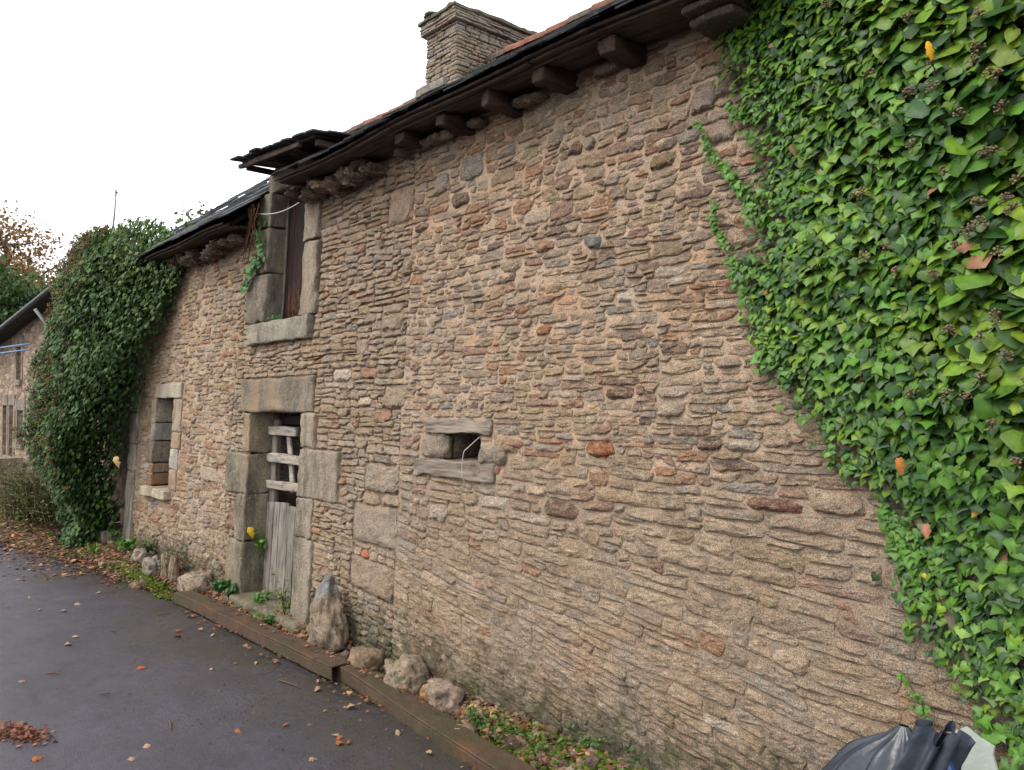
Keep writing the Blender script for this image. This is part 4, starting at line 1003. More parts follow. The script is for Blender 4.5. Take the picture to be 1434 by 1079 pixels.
as_ = sorted(set([-1.6, LEN]+[o[0] for o in ops]+[o[1] for o in ops]))
_a0, _z0 = fray(58, 441); _a1, _z1 = fray(2, 483)
def EZ(a): return _z0+(_z1-_z0)*(a-_a0)/(_a1-_a0)
wp = []
for a0, a1 in zip(as_[:-1], as_[1:]):
    for z0, z1 in zip(zs[:-1], zs[1:]):
        am_, zm_ = (a0+a1)/2, (z0+z1)/2
        if any(o[0] < am_ < o[1] and o[2] < zm_ < o[3] for o in ops): continue
        V, Fq = grid_cube(1); wp.append((np.array([fpt((a0+a1)/2+v[0]*(a1-a0)/2, -.25+v[1]*.25, min((z0+z1)/2+v[2]*(z1-z0)/2, EZ((a0+a1)/2+v[0]*(a1-a0)/2)+.01)) for v in V]), Fq, (1, 1, 1)))
V, Fq, T = join(wp); mesh('wall', V, Fq, FARST, far, T, False)
for j, o in enumerate(ops):
    wn = fbox('window', o[0], o[1], -.22, -.18, o[2], o[3], GLASSM)
    fbox('lintel', o[0]-.12, o[1]+.12, -.03, .02, o[3]+.002, o[3]+.2, GRAN, tint=(.24, .21, .185)); fbox('sill', o[0]-.08, o[1]+.08, -.1, .05, o[2]-.1, o[2]-.002, GRAN, tint=(.25, .22, .19))
    if j in (2, 4): fbox('shutter', o[0], o[1], -.17, -.12, (o[2]+o[3])/2, o[3], METAL, wn, (.25, .05, .03))
    for sa in (o[0]-.11, o[1]+.002): fbox('jamb', sa, sa+.10, -.02, .012, o[2], o[3], GRAN, tint=(.25, .21, .175))
fbox('quoin_stone', .35, .55, -.02, .02, .3, 3.2, GRAN, tint=(.30, .27, .24)); 
for j in range(5): fbox('window_bar', ops[4][0], ops[4][1], -.09, -.07, ops[4][2]+.12+j*.14, ops[4][2]+.14+j*.14, METAL, tint=(.3, .08, .05))
V = np.array([fpt(-1.8, .3, EZ(-1.8)+.05), fpt(LEN, .3, EZ(LEN)+.05), fpt(LEN, -3, EZ(LEN)+.42), fpt(-1.8, -3, EZ(-1.8)+.42)]); V = np.concatenate([V, V-np.array([0, 0, .07])]); mesh('roof', V, np.array([[0, 1, 2, 3], [7, 6, 5, 4], [0, 4, 5, 1], [1, 5, 6, 2], [2, 6, 7, 3], [3, 7, 4, 0]]), SLATE, far, np.array((.03, .03, .034)), False)
V, Fq = tube([fpt(-1.8, .33, EZ(-1.8)), fpt(3, .33, EZ(3)), fpt(LEN, .33, EZ(LEN))], .035, 8); mesh_mixed('gutter', V, Fq, METAL, far, np.array((.05, .055, .065)))
V, Fq = tube([fpt(1.15, .3, 3.3), fpt(1.15, .12, 3.05), fpt(1.15, .1, 2.95)], .03, 8); mesh_mixed('wall_lamp', V, Fq, METAL, far, np.array((.25, .25, .24)))
a_, z_ = fray(20, 625)
fbox('stone_trough', a_-.9, a_+1.6, .1, .9, .55, .82, GRAN, tint=(.3, .27, .22)); fbox('step', a_-.9, a_+1.6, .1, .9, .15, .3, GRAN, tint=(.3, .27, .22))
pb = root('meter_post', fpt(1.2, 1.0, .2), 'grey metal post carrying a small white box in front of the distant house', 'post')
V, Fq = tube([fpt(1.2, 1.0, .1), fpt(1.2, 1.0, .7), fpt(1.2, 1.0, 1.15)], .025, 6); mesh_mixed('post', V, Fq, METAL, pb, np.array((.3, .32, .34)))
P, Fq = block(fpt(1.2, 1.0, 1.1)-np.array([.16, .08, 0]), fpt(1.2, 1.0, 1.1)+np.array([.16, .08, .24]), 3, .01, .002); mesh('box', P, Fq, METAL, pb, (.42, .42, .40))
P0, P1 = fpt(1.0, .4, 2.72), fpt(9, 2.8, 2.6); t_ = np.linspace(0, 1, 14)[:, None]
for dz_, nm in ((0, 'upper'), (-.09, 'lower')):
    P = P0+(P1-P0)*t_+np.array([0, 0, dz_]); P[:, 2] -= .10*np.sin(np.pi*t_[:, 0]); V, Fq = tube(P, .013, 5); mesh_mixed('blue_line', V, Fq, METAL, None, np.array((.12, .22, .38)), label='%s of two blue lines stretched out from the distant stone house' % nm, cat='washing line')
# ================================================================== BACKGROUND TREES
def tree(x, y, h, r, cols, nleaf, lab, seed, sz=.16, zc=.6, z0=0.2):
    R_ = np.random.default_rng(seed); t = root('tree', (x, y, z0), lab, 'tree', 'trees behind the houses')
    P = np.stack([x+.3*np.sin(np.linspace(0, 2, 7)+seed), y+0*np.linspace(0, 2, 7), np.linspace(z0-.2, z0+h*.8, 7)], -1); V, Fq = tube(P, np.linspace(.28, .06, 7), 8); mesh_mixed('trunk', V, Fq, STEM, t, np.array((.09, .075, .06)))
    br_ = []; cl = []
    for k in range(46):
        f_ = R_.uniform(.3, 1); b0 = np.array([np.interp(f_*6, np.arange(7), P[:, j]) for j in range(3)]); a = R_.uniform(0, 6.28); el = R_.uniform(.1, 1.1); L = r*R_.uniform(.5, 1.05)*(1.15-.5*f_)
        b2 = b0+L*np.array([math.cos(a)*math.cos(el), math.sin(a)*math.cos(el), math.sin(el)]); mid = (b0+b2)/2+R_.normal(0, .12, 3)*L*.5; br_.append((*tube([b0, mid, b2], [.06, .035, .012], 4), (.09, .075, .06)))
        for j in range(5): cl.append(mid+(b2-mid)*R_.uniform(0, 1.1)+R_.normal(0, .18*r*.5, 3))
    V, Fq, T = join(br_); mesh_mixed('limbs', V, Fq, STEM, t, T)
    cl = np.array(cl); k = R_.integers(0, len(cl), nleaf); c = cl[k]+R_.standard_normal((nleaf, 3))*.26*(r/2.6)
    cc = np.array(cols)[R_.integers(0, len(cols), len(cl))][k]*R_.uniform(.6, 1.4, (nleaf, 1))
    add_leaf_mesh('crown', [leaves(DIAM, c, R_.standard_normal((nleaf, 3))+np.array([0, 0, .5]), R_.standard_normal((nleaf, 3)), R_.uniform(.6, 1.3, nleaf)*sz, cc)], LEAFM, t)
OR, BRN, YG, DG = (.21, .115, .05), (.19, .13, .075), (.15, .14, .06), (.03, .065, .02)
def at(px, py, D):                                          # a point D metres ahead along the ray through a photo point
    d_ = ray(px, py); return CAM+d_/F_PX*D
for px, py, D, h, r, cols, lab, s_, nl in ((8, 360, 34, 11.0, 3.2, [OR, BRN, OR], 'orange brown autumn tree rising highest at the left edge', 1, 9000),
        (62, 400, 38, 10.0, 3.0, [BRN, YG, (.3, .2, .12)], 'thin russet and tan tree between the orange tree and the ivy', 2, 5500),
        (4, 430, 27, 6.8, 2.4, [DG, DG, (.05, .09, .03)], 'dark green tree low behind the distant house roof', 3, 9000),
        (110, 390, 44, 9.5, 3.2, [BRN, (.25, .19, .13), YG], 'pale leafless looking tree just over the ivy bush', 4, 3800),
        (-70, 380, 36, 11, 3.5, [OR, BRN, YG], 'rust coloured tree beyond the left edge behind the orange one', 5, 7000)):
    p = at(px, py, D); tree(p[0], p[1], h, r, cols, nl, lab, s_)
# ================================================================== FOREGROUND THINGS
# steel beams edging the verge
def ibeam(u0, y0, u1, y1, z, lab, flip):
    t = root('steel_beam', (u0, y0, z), lab, 'steel beam'); a = np.array([u0, y0, 0]); bb = np.array([u1, y1, 0]); e = (bb-a)/np.linalg.norm(bb-a); nn = np.array([-e[1], e[0], 0]); L = np.linalg.norm(bb-a)
    def bar(name, s0, s1, z0, z1, l0=0., l1=0.):
        V, Fq = block((0, 0, 0), (L-l0-l1, s1-s0, z1-z0), 16, .004, .0028, int(abs(u0)*10), 3); V[:, 1] += .012*np.sin(V[:, 0]*1.9+u0)*(1-0); V[:, 2] += .007*np.sin(V[:, 0]*2.7+1)-.012*sm(L-.8, L, V[:, 0])*flip; P = a+e*(V[:, :1]+l0)+nn*(V[:, 1:2]+s0)+np.array([0, 0, 1])*(V[:, 2:]+z0); mesh(name, P, Fq, RUST, t)
    bar('top_flange', 0, .145, z+.073, z+.085); bar('front_flange', .0, .011, z, z+.071); bar('back_flange', .134, .145, z, z+.071, 0, .1)
    return t
zr_ = .066
pA, pB, pC, pD = grd(245, 845), grd(466, 955), grd(470, 952), grd(720, 1105)
ibeam(pA[0], pA[1], pB[0], pB[1], zr_+.004, 'rusty steel beam lying in front of the old door, farther one', 0)
ibeam(pC[0]-.04, pC[1]+.015, pD[0]+.1, pD[1]-.015, zr_-.012, 'rusty steel beam nearer the camera, running down out of the picture', 1)
def rock(name, c, r, tint, lab, seed, sub=4, amp=.42, cat='rock', rot=0., tints=None, group=None):
    V, Fq = ICO[sub]; V = V.copy(); s = seed*3.7
    n = .8*vn(V[:, 0]*1.3+s, V[:, 1]*1.3, V[:, 2]*1.3, seed)+.5*vn(V[:, 0]*3+s, V[:, 1]*3, V[:, 2]*3, seed+1)+.25*vn(V[:, 0]*7+s, V[:, 1]*7, V[:, 2]*7, seed+2)+.12*vn(V[:, 0]*15+s, V[:, 1]*15, V[:, 2]*15, seed+2)
    V = np.clip(V*(1+amp*n)[:, None]*np.array([1, 1, 1.])+.10*np.sign(n)[:, None]*0, -.95, .9)*np.asarray(r); V = rotz(V, np.zeros(3), rot); P = V+np.asarray(c)
    T = np.tile(np.array(tint), (len(P), 1))
    if tints is not None: k = sm(tints[1], tints[1]+.12, P[:, 2]+.05*fbm(P[:, 0]*9, P[:, 2]*9, 0, 4))[:, None]; T = T*(1-k)+np.array(tints[0])*k
    return mesh(name, P, Fq, ROCK, None, T, label=lab, cat=cat, group=group)
# standing stone beside the door
V, Fq = ICO[4]; V = V.copy(); zz_ = (V[:, 2]+1)/2
wdt = np.interp(zz_, [0, .25, .55, .8, 1], [1.15, 1.1, .85, .58, .5]); n = .7*vn(V[:, 0]*2, V[:, 1]*2, V[:, 2]*3, 5)+.4*vn(V[:, 0]*5, V[:, 1]*5, V[:, 2]*6, 6)+.22*vn(V[:, 0]*11, V[:, 1]*11, V[:, 2]*12, 7)
sc = wall(447, 870, -.19); V[:, 2] = np.clip(V[:, 2], -.8, .93); P = np.stack([V[:, 0]*wdt*(1+.5*n)*.165, V[:, 1]*wdt*(1+.5*n)*.12, V[:, 2]*.30*(1+.10*n)], -1)+np.array([sc[0]-.02, -.20, .32]); P[:, 0] += .05*(.2-P[:, 2]); P[:, 1] += .05*(P[:, 2]-.2)
k = sm(.42, .52, P[:, 2]+.08*fbm(P[:, 0]*12, P[:, 2]*12, 0, 8))[:, None]; T = np.array((.27, .235, .19))*(1-k)+np.array((.21, .235, .27))*k
mesh('standing_stone', P, Fq, ROCK, None, T, label='knobbly upright stone with blue grey top leaning by the door jamb', cat='rock')
def rk(px, py, z, rx, ry, rz, tint, lab, seed, **kw):
    p = gsurf(px, py); return rock('rock', (p[0], p[1], p[2]+rz*.4), (rx, ry, rz), tint, lab, seed, **kw)
rk(276, 832, -.02, .19, .13, .12, (.29, .25, .21), 'pale domed rock at the far end of the steel beam, left of the door', 1)
rk(514, 938, .02, .12, .10, .10, (.24, .18, .125), 'brown rock touching the wall just behind the beam joint', 2)
rk(568, 962, .00, .15, .12, .13, (.28, .245, .195), 'biggest crusty grey rock behind the nearer steel beam', 3)
rk(622, 990, -.01, .12, .10, .10, (.34, .28, .245), 'pinkish pale rock behind the nearer beam, right of the crusty one', 4)
rk(600, 985, -.03, .05, .05, .055, (.42, .25, .13), 'small orange stained white rock between the two pale rocks', 5, sub=3)
rk(648, 1035, .06, .07, .06, .05, (.26, .21, .17), 'small tan rock in weeds behind the nearer beam', 6, sub=3)
rk(216, 800, .0, .12, .10, .12, (.27, .26, .25), 'rounded grey stone at the wall foot, left of the two upright slabs', 7)
rk(233, 808, .02, .06, .05, .17, (.33, .27, .2), 'upright tan slab at the wall foot, left one of a leaning pair', 8)
rk(244, 812, .02, .06, .05, .18, (.25, .2, .16), 'upright brown slab at the wall foot, right one of a leaning pair', 9)
rk(197, 785, .06, .12, .10, .10, (.25, .23, .21), 'dull grey stone by the left corner of the farmhouse', 10)
rk(1045, 1075, .22, .10, .08, .08, (.30, .25, .2), 'tan stone in the weeds at the bottom edge under the smooth wall', 11)
V, Fq, = block((-10.3, -.30, .12), (-9.80, .1, .30), 8, .02, .012, 8, 6); mesh('stone_step', V, Fq, GRAN, None, np.array((.26, .23, .2)), label='low granite step at the left corner of the farmhouse', cat='step')
V, Fq = block((-10.2, -.08, .28), (-9.82, .1, .56), 8, .03, .015, 9, 6); mesh('corner_stone', V, Fq, GRAN, None, np.array((.18, .13, .11)), label='brown block standing behind the granite step under the ivy', cat='stone')
# small chips and gravel along the verge, joined
V0, F0 = ICO[1]; ch_ = []
for k in range(2600):
    u = rng.uniform(-10, -1.2) if k % 3 else rng.uniform(-4.5, -1.5); y = rng.uniform(-.30, -.08) if u > -7.6 else rng.uniform(-.55, -.1)
    s = rng.uniform(.005, .022)*(1+1.4*(rng.random() < .06)); z = float(zverge(u, y))
    ch_.append((V0*s*rng.uniform(.5, 1.3, 3)*np.array([1, 1, .7])+np.array([u, y, z+.2*s]), F0, np.array([(.25, .21, .165), (.2, .16, .13), (.12, .09, .07), (.3, .2, .15)][rng.integers(0, 4)])*rng.uniform(.6, 1.2)))
V, Fq, T = join(ch_); mesh_mixed('rubble_chips', V, Fq, ROCK, None, T, False, label='crumbled stone chips scattered along the foot of the wall', cat='rubble', kind='stuff')
# moss cushions
def mosspatch(ctr, label):
    pts = []
    for (px, py, z, rx, ry, n_) in ctr:
        p = gsurf(px, py)
        for k in range(n_):
            u = p[0]+rng.normal(0, rx); y = p[1]+rng.normal(0, ry); zz = max(float(zverge(u, y)) if y > float(edge_y(u)) else float(zroad(u)), float(zroad(u)))
            pts.append((V0*np.array([1, 1, .55])*rng.uniform(.006, .022)+np.array([u, y, zz+.003]), F0, np.array((.055, .08, .010))*rng.uniform(.4, 1.5)))
    V, Fq, T = join(pts); mesh_mixed('moss', V, Fq, MOSS, None, T, label=label, cat='moss', kind='stuff')
mosspatch([(180, 797, -.02, .25, .06, 420), (205, 815, -.06, .22, .05, 420), (235, 835, -.08, .12, .04, 160), (130, 770, .0, .2, .12, 200), (330, 850, .03, .2, .03, 160), (370, 880, .0, .18, .04, 120)], 'bright green moss along the edge of the road left of the beam')
mosspatch([(700, 1020, .08, .25, .05, 420), (800, 1050, .1, .3, .05, 420), (560, 930, .1, .1, .03, 90), (900, 1075, .2, .3, .04, 420), (480, 890, .1, .05, .02, 120)], 'dark green moss over the rubble at the foot of the smooth wall')
# litter band
def dead_leaves(pu, py, pz, s, cols, flat=.25):
    n = len(pu); c = np.array(cols)[rng.integers(0, len(cols), n)]*rng.uniform(.6, 1.35, (n, 1))
    return leaves(OVAL if rng.random() < .5 else IV2, np.stack([pu, py, pz+.006], -1), np.stack([rng.normal(0, flat, n), rng.normal(-.1, flat, n), np.ones(n)], -1), rng.standard_normal((n, 3))*np.array([1, 1, .1]), s, c)
DC = [(.20, .10, .05), (.14, .07, .035), (.30, .18, .09), (.09, .045, .028), (.22, .08, .04), (.06, .035, .02)]
sets = []
n = 5200; pu = -8.2-6.5*rng.random(n)**.9; ey = edge_y(pu); py = ey-.05+(0.0-ey)*rng.random(n)+.12*rng.standard_normal(n)*.5; py = np.minimum(py, -.1); pz = np.where(py > ey, zverge(pu, py), zroad(pu)+.006); sets.append(dead_leaves(pu, py, pz, rng.uniform(.03, .07, n), DC))
n = 2300; pu = rng.uniform(-8.2, -1.5, n); py = rng.uniform(-.29, -.09, n)*1.; pz = zverge(pu, py)+.004; sets.append(dead_leaves(pu, py, pz, rng.uniform(.02, .05, n), DC, .4))
n = 900; pu = rng.uniform(-14, -8.6, n); py = edge_y(pu)-np.abs(rng.normal(0, .45, n)); sets.append(dead_leaves(pu, py, zroad(pu)+.006, rng.uniform(.015, .05, n), DC))
n = 380; pu = rng.uniform(-8.3, -2.4, n); py = edge_y(pu)-.02-np.abs(rng.normal(0, .10, n))*(.4+.6*(vn(pu*2.5, 0, 0, 5) > 0)); sets.append(dead_leaves(pu, py, zroad(pu)+.008, rng.uniform(.01, .035, n), DC, .2))
n = 160; pu = rng.uniform(-7.3, -2.6, n); py = rng.uniform(-.36, -.24, n); sets.append(dead_leaves(pu, py, zroad(pu)+.090, rng.uniform(.012, .03, n), DC, .15))
add_leaf_mesh('leaf_litter', sets, DEAD, None, 'stuff', label='carpet of brown fallen leaves along the wall foot and road edge', cat='leaf litter')
# fine debris on the asphalt
n = 3000; pu = rng.uniform(-9, -1.6, n); py = edge_y(pu)-np.abs(rng.normal(0, .5, n)); add_leaf_mesh('road_debris', [leaves(DIAM, np.stack([pu, py, zroad(pu)+.011], -1), np.stack([rng.normal(0, .2, n), rng.normal(0, .2, n), np.ones(n)], -1), rng.standard_normal((n, 3))*np.array([1, 1, 0]), rng.uniform(.006, .016, n), np.array(DC)[rng.integers(0, 5, n)]*rng.uniform(.25, .8, (n, 1)))], DEAD, None, 'stuff', label='fine crumbs of leaf and dirt strewn over the asphalt', cat='debris')
# single fallen leaves on the road
LV = [(35, 957, 0), (207, 1047, 0), (332, 1025, 1), (402, 1017, 1), (432, 1018, 0), (433, 1066, 0), (44, 1068, 1), (193, 938, 1), (246, 886, 1), (246, 893, 1), (102, 894, 0), (93, 904, 0), (40, 838, 0), (167, 825, 0), (140, 831, 0), (104, 811, 0), (88, 857, 0), (56, 856, 0),
      (267, 864, 1), (299, 890, 0), (351, 910, 1), (383, 928, 0), (445, 965, 0), (446, 956, 0), (488, 991, 0), (297, 939, 0), (474, 1033, 0), (478, 1045, 1), (182, 1065, 0), (105, 848, 0), (432, 1018, 0), (432, 1067, 0), (487, 992, 0), (486, 1045, 1), (478, 1034, 1), (605, 1057, 0), (12, 850, 0), (20, 808, 0), (66, 800, 0), (330, 865, 1), (360, 930, 0), (556, 1026, 0)]
seen = set(); random.seed(3)
for (px, py_, red) in LV:
    if (px//4, py_//4) in seen: continue
    seen.add((px//4, py_//4)); p = grd(px, py_); 
    if p[1] > edge_y(p[0])-.02: continue
    tm = (DRY if (px+py_) % 2 else CURL); P, Fx, T = leaves(tm, np.array([[p[0], p[1], float(zroad(p[0]))+.016]]), np.array([[rng.normal(0, .3), rng.normal(-.15, .3), 1]]), np.array([[rng.normal(), rng.normal(), 0]]), np.array([rng.uniform(.035, .06)]), np.array([(.24, .075, .03) if red else (.27, .18, .115)]))
    mesh('fallen_leaf', P[0], Fx[0], DEAD, None, T, label='rusty orange leaf fallen on the dark asphalt' if red else 'pale tan leaf fallen on the dark asphalt', cat='leaf', group='orange leaves fallen on the road' if red else 'tan leaves fallen on the road')
# twigs
for k, (px, py_, a, L, lab) in enumerate(((237, 1018, -.25, .16, 'longest dark twig lying on the asphalt at the lower left'), (405, 961, .15, .22, 'brown twig on the asphalt beside the end of the nearer beam'), (147, 975, .9, .06, 'short dark twig on the road, middle left'), (74, 946, .7, .09, 'short slanting twig on the road, far left'), (158, 886, .0, .09, 'thin flat twig on the road behind the middle'), (228, 862, 1.0, .10, 'short forked twig by the far end of the beam'), (60, 805, .1, .25, 'long thin twig on the far part of the road'))):
    p = grd(px, py_); z = float(zroad(p[0]))+.012; d_ = np.array([math.cos(a), math.sin(a), 0])*L/2; V, Fq = tube([p*np.array([1, 1, 0])-d_+np.array([0, 0, z]), p*np.array([1, 1, 0])+np.array([.004, .006, z+.004]), p*np.array([1, 1, 0])+d_+np.array([0, 0, z+.002])], [.004, .0045, .002], 5)
    mesh_mixed('twig', V, Fq, STEM, None, np.array((.10, .06, .04)), label=lab, cat='twig')
p = grd(28, 1030); n = 620; aa = rng.normal(0, 1, (n, 2)); V_ = leaves(DIAM, np.stack([p[0]+aa[:, 0]*.07+aa[:, 1]*.05, p[1]+aa[:, 1]*.045, zr_+.012+np.maximum(0, .02-.02*(aa**2).sum(1)*.4)+.004*rng.random(n)], -1), rng.normal(0, .5, (n, 3))+np.array([0, 0, 1]), rng.standard_normal((n, 3))*np.array([1, 1, .1]), rng.uniform(.012, .04, n), np.array([(.17, .075, .05)])*rng.uniform(.5, 1.3, (n, 1)))
add_leaf_mesh('leaf_clump', [V_], DEAD, None, 'stuff', label='reddish brown clump of sodden leaf bits on the road, lower left', cat='leaf litter')
# weeds and small plants
def plant(px, py_, z, r, h, n, lab, tm=None, tint=(.06, .14, .03), sz=.03, name='weed', cat='plant', grass=False, p=None, up=.6):
    p = gsurf(px, py_) if p is None else p; t = root(name, p, lab, cat); c = []; sets = []
    st = []
    ns = max(4, n//9)
    for k in range(ns):
        a = rng.uniform(0, 6.28); e_ = np.array([math.cos(a)*r*rng.uniform(.2, 1), math.sin(a)*r*.7*rng.uniform(.2, 1), h*rng.uniform(.4, 1)])
        P = np.array([p, p+e_*np.array([.4, .4, .65]), p+e_]); st.append((*tube(P, [.0022, .0018, .001], 3), np.array(tint)*.9)); 
        for j in range(max(1, n//ns)): f_ = rng.uniform(.25, 1.05); c.append(p+(e_*np.array([f_**1.6, f_**1.6, f_]))+rng.normal(0, .012, 3))
    V, Fq, T = join(st); mesh_mixed('stems', V, Fq, STEM, t, T)
    c = np.array(c); m = len(c); add_leaf_mesh('foliage', [leaves(tm or OVAL, c, rng.standard_normal((m, 3))*.5+np.array([0, -.4, up]), rng.standard_normal((m, 3))+np.array([0, -.3, -.2]), rng.uniform(.6, 1.3, m)*sz, np.array([tint])*rng.uniform(.55, 1.5, (m, 1)))], LEAFM, t)
plant(310, 828, .04, .12, .16, 60, 'glossy round leaved weed between the domed rock and the door jamb', ROUND, (.045, .12, .035), .045)
plant(325, 835, .04, .10, .12, 45, 'dark leafy weed right at the foot of the left door jamb', ROUND, (.04, .10, .035), .04)
plant(365, 845, .10, .20, .10, 110, 'low green weeds spreading over the door threshold', OVAL, (.07, .16, .03), .035)
plant(398, 862, .12, .10, .32, 110, 'tall feathery yellow green weed before the plank door', OVAL, (.13, .16, .05), .028)
plant(375, 880, .02, .16, .10, 90, 'low weeds between the beam and the granite doorstep', OVAL, (.06, .13, .03), .03)
plant(484, 895, .10, .05, .20, 80, 'dark green weed growing behind the standing stone', OVAL, (.05, .09, .02), .025)
plant(555, 945, .06, .12, .10, 70, 'bright green weed behind the crusty grey rock', OVAL, (.07, .16, .025), .03)
plant(515, 940, .06, .08, .08, 50, 'small bright weed on the brown rock near the beam joint', OVAL, (.07, .16, .025), .025)
plant(670, 1000, .08, .12, .10, 60, 'green weed clump right of the pinkish rock', OVAL, (.06, .14, .03), .03)
plant(700, 1015, .09, .14, .08, 45, 'trailing weed against the wall above the nearer beam', OVAL, (.06, .12, .03), .026)
plant(755, 1040, .10, .14, .08, 45, 'pale green weed patch before the bulging wall foot', OVAL, (.08, .14, .035), .028)
plant(820, 1045, .14, .16, .09, 55, 'scrubby weeds low on the wall at the bottom of the picture', OVAL, (.055, .11, .03), .026)
plant(905, 1075, .16, .16, .09, 50, 'weeds at the bottom edge under the smooth wall', OVAL, (.05, .10, .03), .026)
plant(240, 800, .08, .22, .30, 260, 'mossy feathery weeds growing up the wall behind the upright slabs', OVAL, (.075, .095, .028), .028)
plant(275, 800, .10, .26, .26, 260, 'straggly olive weeds against the dark stained wall foot', OVAL, (.08, .09, .03), .026)
plant(205, 780, .05, .12, .20, 70, 'leafy green weed at the foot of the wall right of the corner', ROUND, (.06, .14, .035), .04)
plant(182, 770, .05, .14, .14, 70, 'bright green weed beside the left corner quoin', OVAL, (.08, .18, .03), .06)
plant(160, 758, .1, .14, .14, 60, 'fresh green tuft in the leaves by the granite step', OVAL, (.08, .18, .03), .06)
plant(130, 775, .03, .18, .10, 60, 'mossy green tuft on the leaf litter at the road edge', OVAL, (.10, .16, .02), .04)
plant(90, 757, .05, .25, .12, 70, 'bluish green rosette weed in the leaf litter', ROUND, (.06, .13, .06), .055)
plant(112, 757, .05, .22, .10, 60, 'second bluish green rosette weed, nearer the dead branches', ROUND, (.06, .13, .06), .055)
plant(0, 0, 0, .12, .5, 90, 'green bramble leaves growing behind the broken door rails', IV2, (.06, .14, .035), .06, 'bramble', p=np.array([-6.0, .36, .9]), up=.1)
plant(0, 0, 0, .10, .25, 16, 'seedling with one yellow leaf rooted in the gap beside the plank door', IV2, (.09, .2, .03), .05, 'seedling', p=np.array([-6.44, .06, .45]), up=.1)
P, Fx, T = leaves(CURL, np.array([[-6.44, -.04, .72]]), np.array([[.3, -1, .3]]), np.array([[0, -.2, -1.]]), np.array([.10]), np.array([(.55, .36, .02)])); mesh('yellow_leaf', P[0], Fx[0], LEAFM, None, T, label='bright yellow leaf hanging in the gap beside the plank door', cat='leaf')
# weeds on the upper sill
plant(0, 0, 0, .12, .05, 60, 'tiny green weeds along the sill of the upper window', OVAL, (.06, .15, .03), .02, p=np.array([-6.15, .06, 2.44]))
# pennywort and creeper hanging left of the upper window
def hang():
    t = root('wall_pennywort', (-6.8, 0, 2.7), 'round leaved green creeper hanging left of the upper window', 'plant'); sets = []
    for (pts, n_, s_) in (([(363, 300), (365, 330), (364, 355), (358, 372)], 34, .055), ([(362, 362), (352, 378), (343, 400)], 55, .05), ([(360, 310), (350, 312)], 8, .04)):
        P = np.array([wall(*q_, -.05) for q_ in pts]); f_ = rng.random(n_)*(len(P)-1); c = np.stack([np.interp(f_, np.arange(len(P)), P[:, j]) for j in range(3)], -1)+rng.normal(0, .03, (n_, 3))*np.array([1, .5, .8])
        sets.append(leaves(ROUND, c, rng.normal(0, .3, (n_, 3))+np.array([.2, -1, .2]), rng.normal(0, .5, (n_, 3))+np.array([0, 0, -1]), rng.uniform(.6, 1.2, n_)*s_, np.array([(.06, .16, .035)])*rng.uniform(.6, 1.4, (n_, 1))))
        V, Fq = tube(P, .004, 4); mesh_mixed('stem', V, Fq, STEM, t, np.array((.12, .06, .04)))
    add_leaf_mesh('foliage', sets, IVY, t)
    for k in range(9):
        P = np.array([wall(352+rng.uniform(-8, 12), 285+rng.uniform(0, 8), -.12), wall(352+rng.uniform(-10, 8), 320, -.07), wall(350+rng.uniform(-12, 8), 345+rng.uniform(0, 25), -.04)]); V, Fq = tube(P, .0035, 4); mesh_mixed('dead_stem', V, Fq, STEM, t, np.array((.17, .08, .05)))
hang()
# bush of wispy grass at the left
def bush():
    p = gsurf(48, 722); t = root('wispy_shrub', p, 'wispy olive brown shrub growing over the leaves at the left', 'shrub'); st = []
    for k in range(520):
        a = rng.uniform(0, 6.28); r = rng.uniform(.1, 1.1); e_ = np.array([math.cos(a)*r*1.5, math.sin(a)*r*.45, rng.uniform(.2, .72)]); b0 = p+np.array([rng.normal(0, .5), rng.normal(0, .12), 0]); st.append((*tube([b0, b0+e_*np.array([.4, .4, .75]), b0+e_*np.array([1, 1, .9])], [.007, .005, .002], 3), np.array([(.10, .085, .05), (.14, .105, .06), (.07, .085, .03)][rng.integers(0, 3)])))
    V, Fq, T = join(st); mesh_mixed('stems', V, Fq, STEM, t, T); n = 3600
    c = p+np.stack([rng.normal(0, .75, n), rng.normal(0, .22, n), np.abs(rng.normal(.22, .2, n))], -1); add_leaf_mesh('foliage', [leaves(OVAL, c, rng.standard_normal((n, 3)), rng.standard_normal((n, 3)), rng.uniform(.02, .05, n), np.array([(.07, .085, .03)])*rng.uniform(.5, 1.6, (n, 1)))], LEAFM, t)
bush()
for k in range(12):
    a = gsurf(rng.uniform(95, 160), rng.uniform(735, 752)); b2 = a+np.array([rng.uniform(-.7, .7), rng.uniform(-.1, .15), rng.uniform(.15, .6)]); V, Fq = tube([a, (a+b2)/2+rng.normal(0, .06, 3), b2], [.014, .010, .004], 5)
    mesh_mixed('dead_branch', V, Fq, STEM, None, np.array((.27, .22, .17))*rng.uniform(.6, 1.1), label='bare grey dead branch lying in the heap under the ivy bush', cat='branch', group='dead branches heaped under the ivy bush')
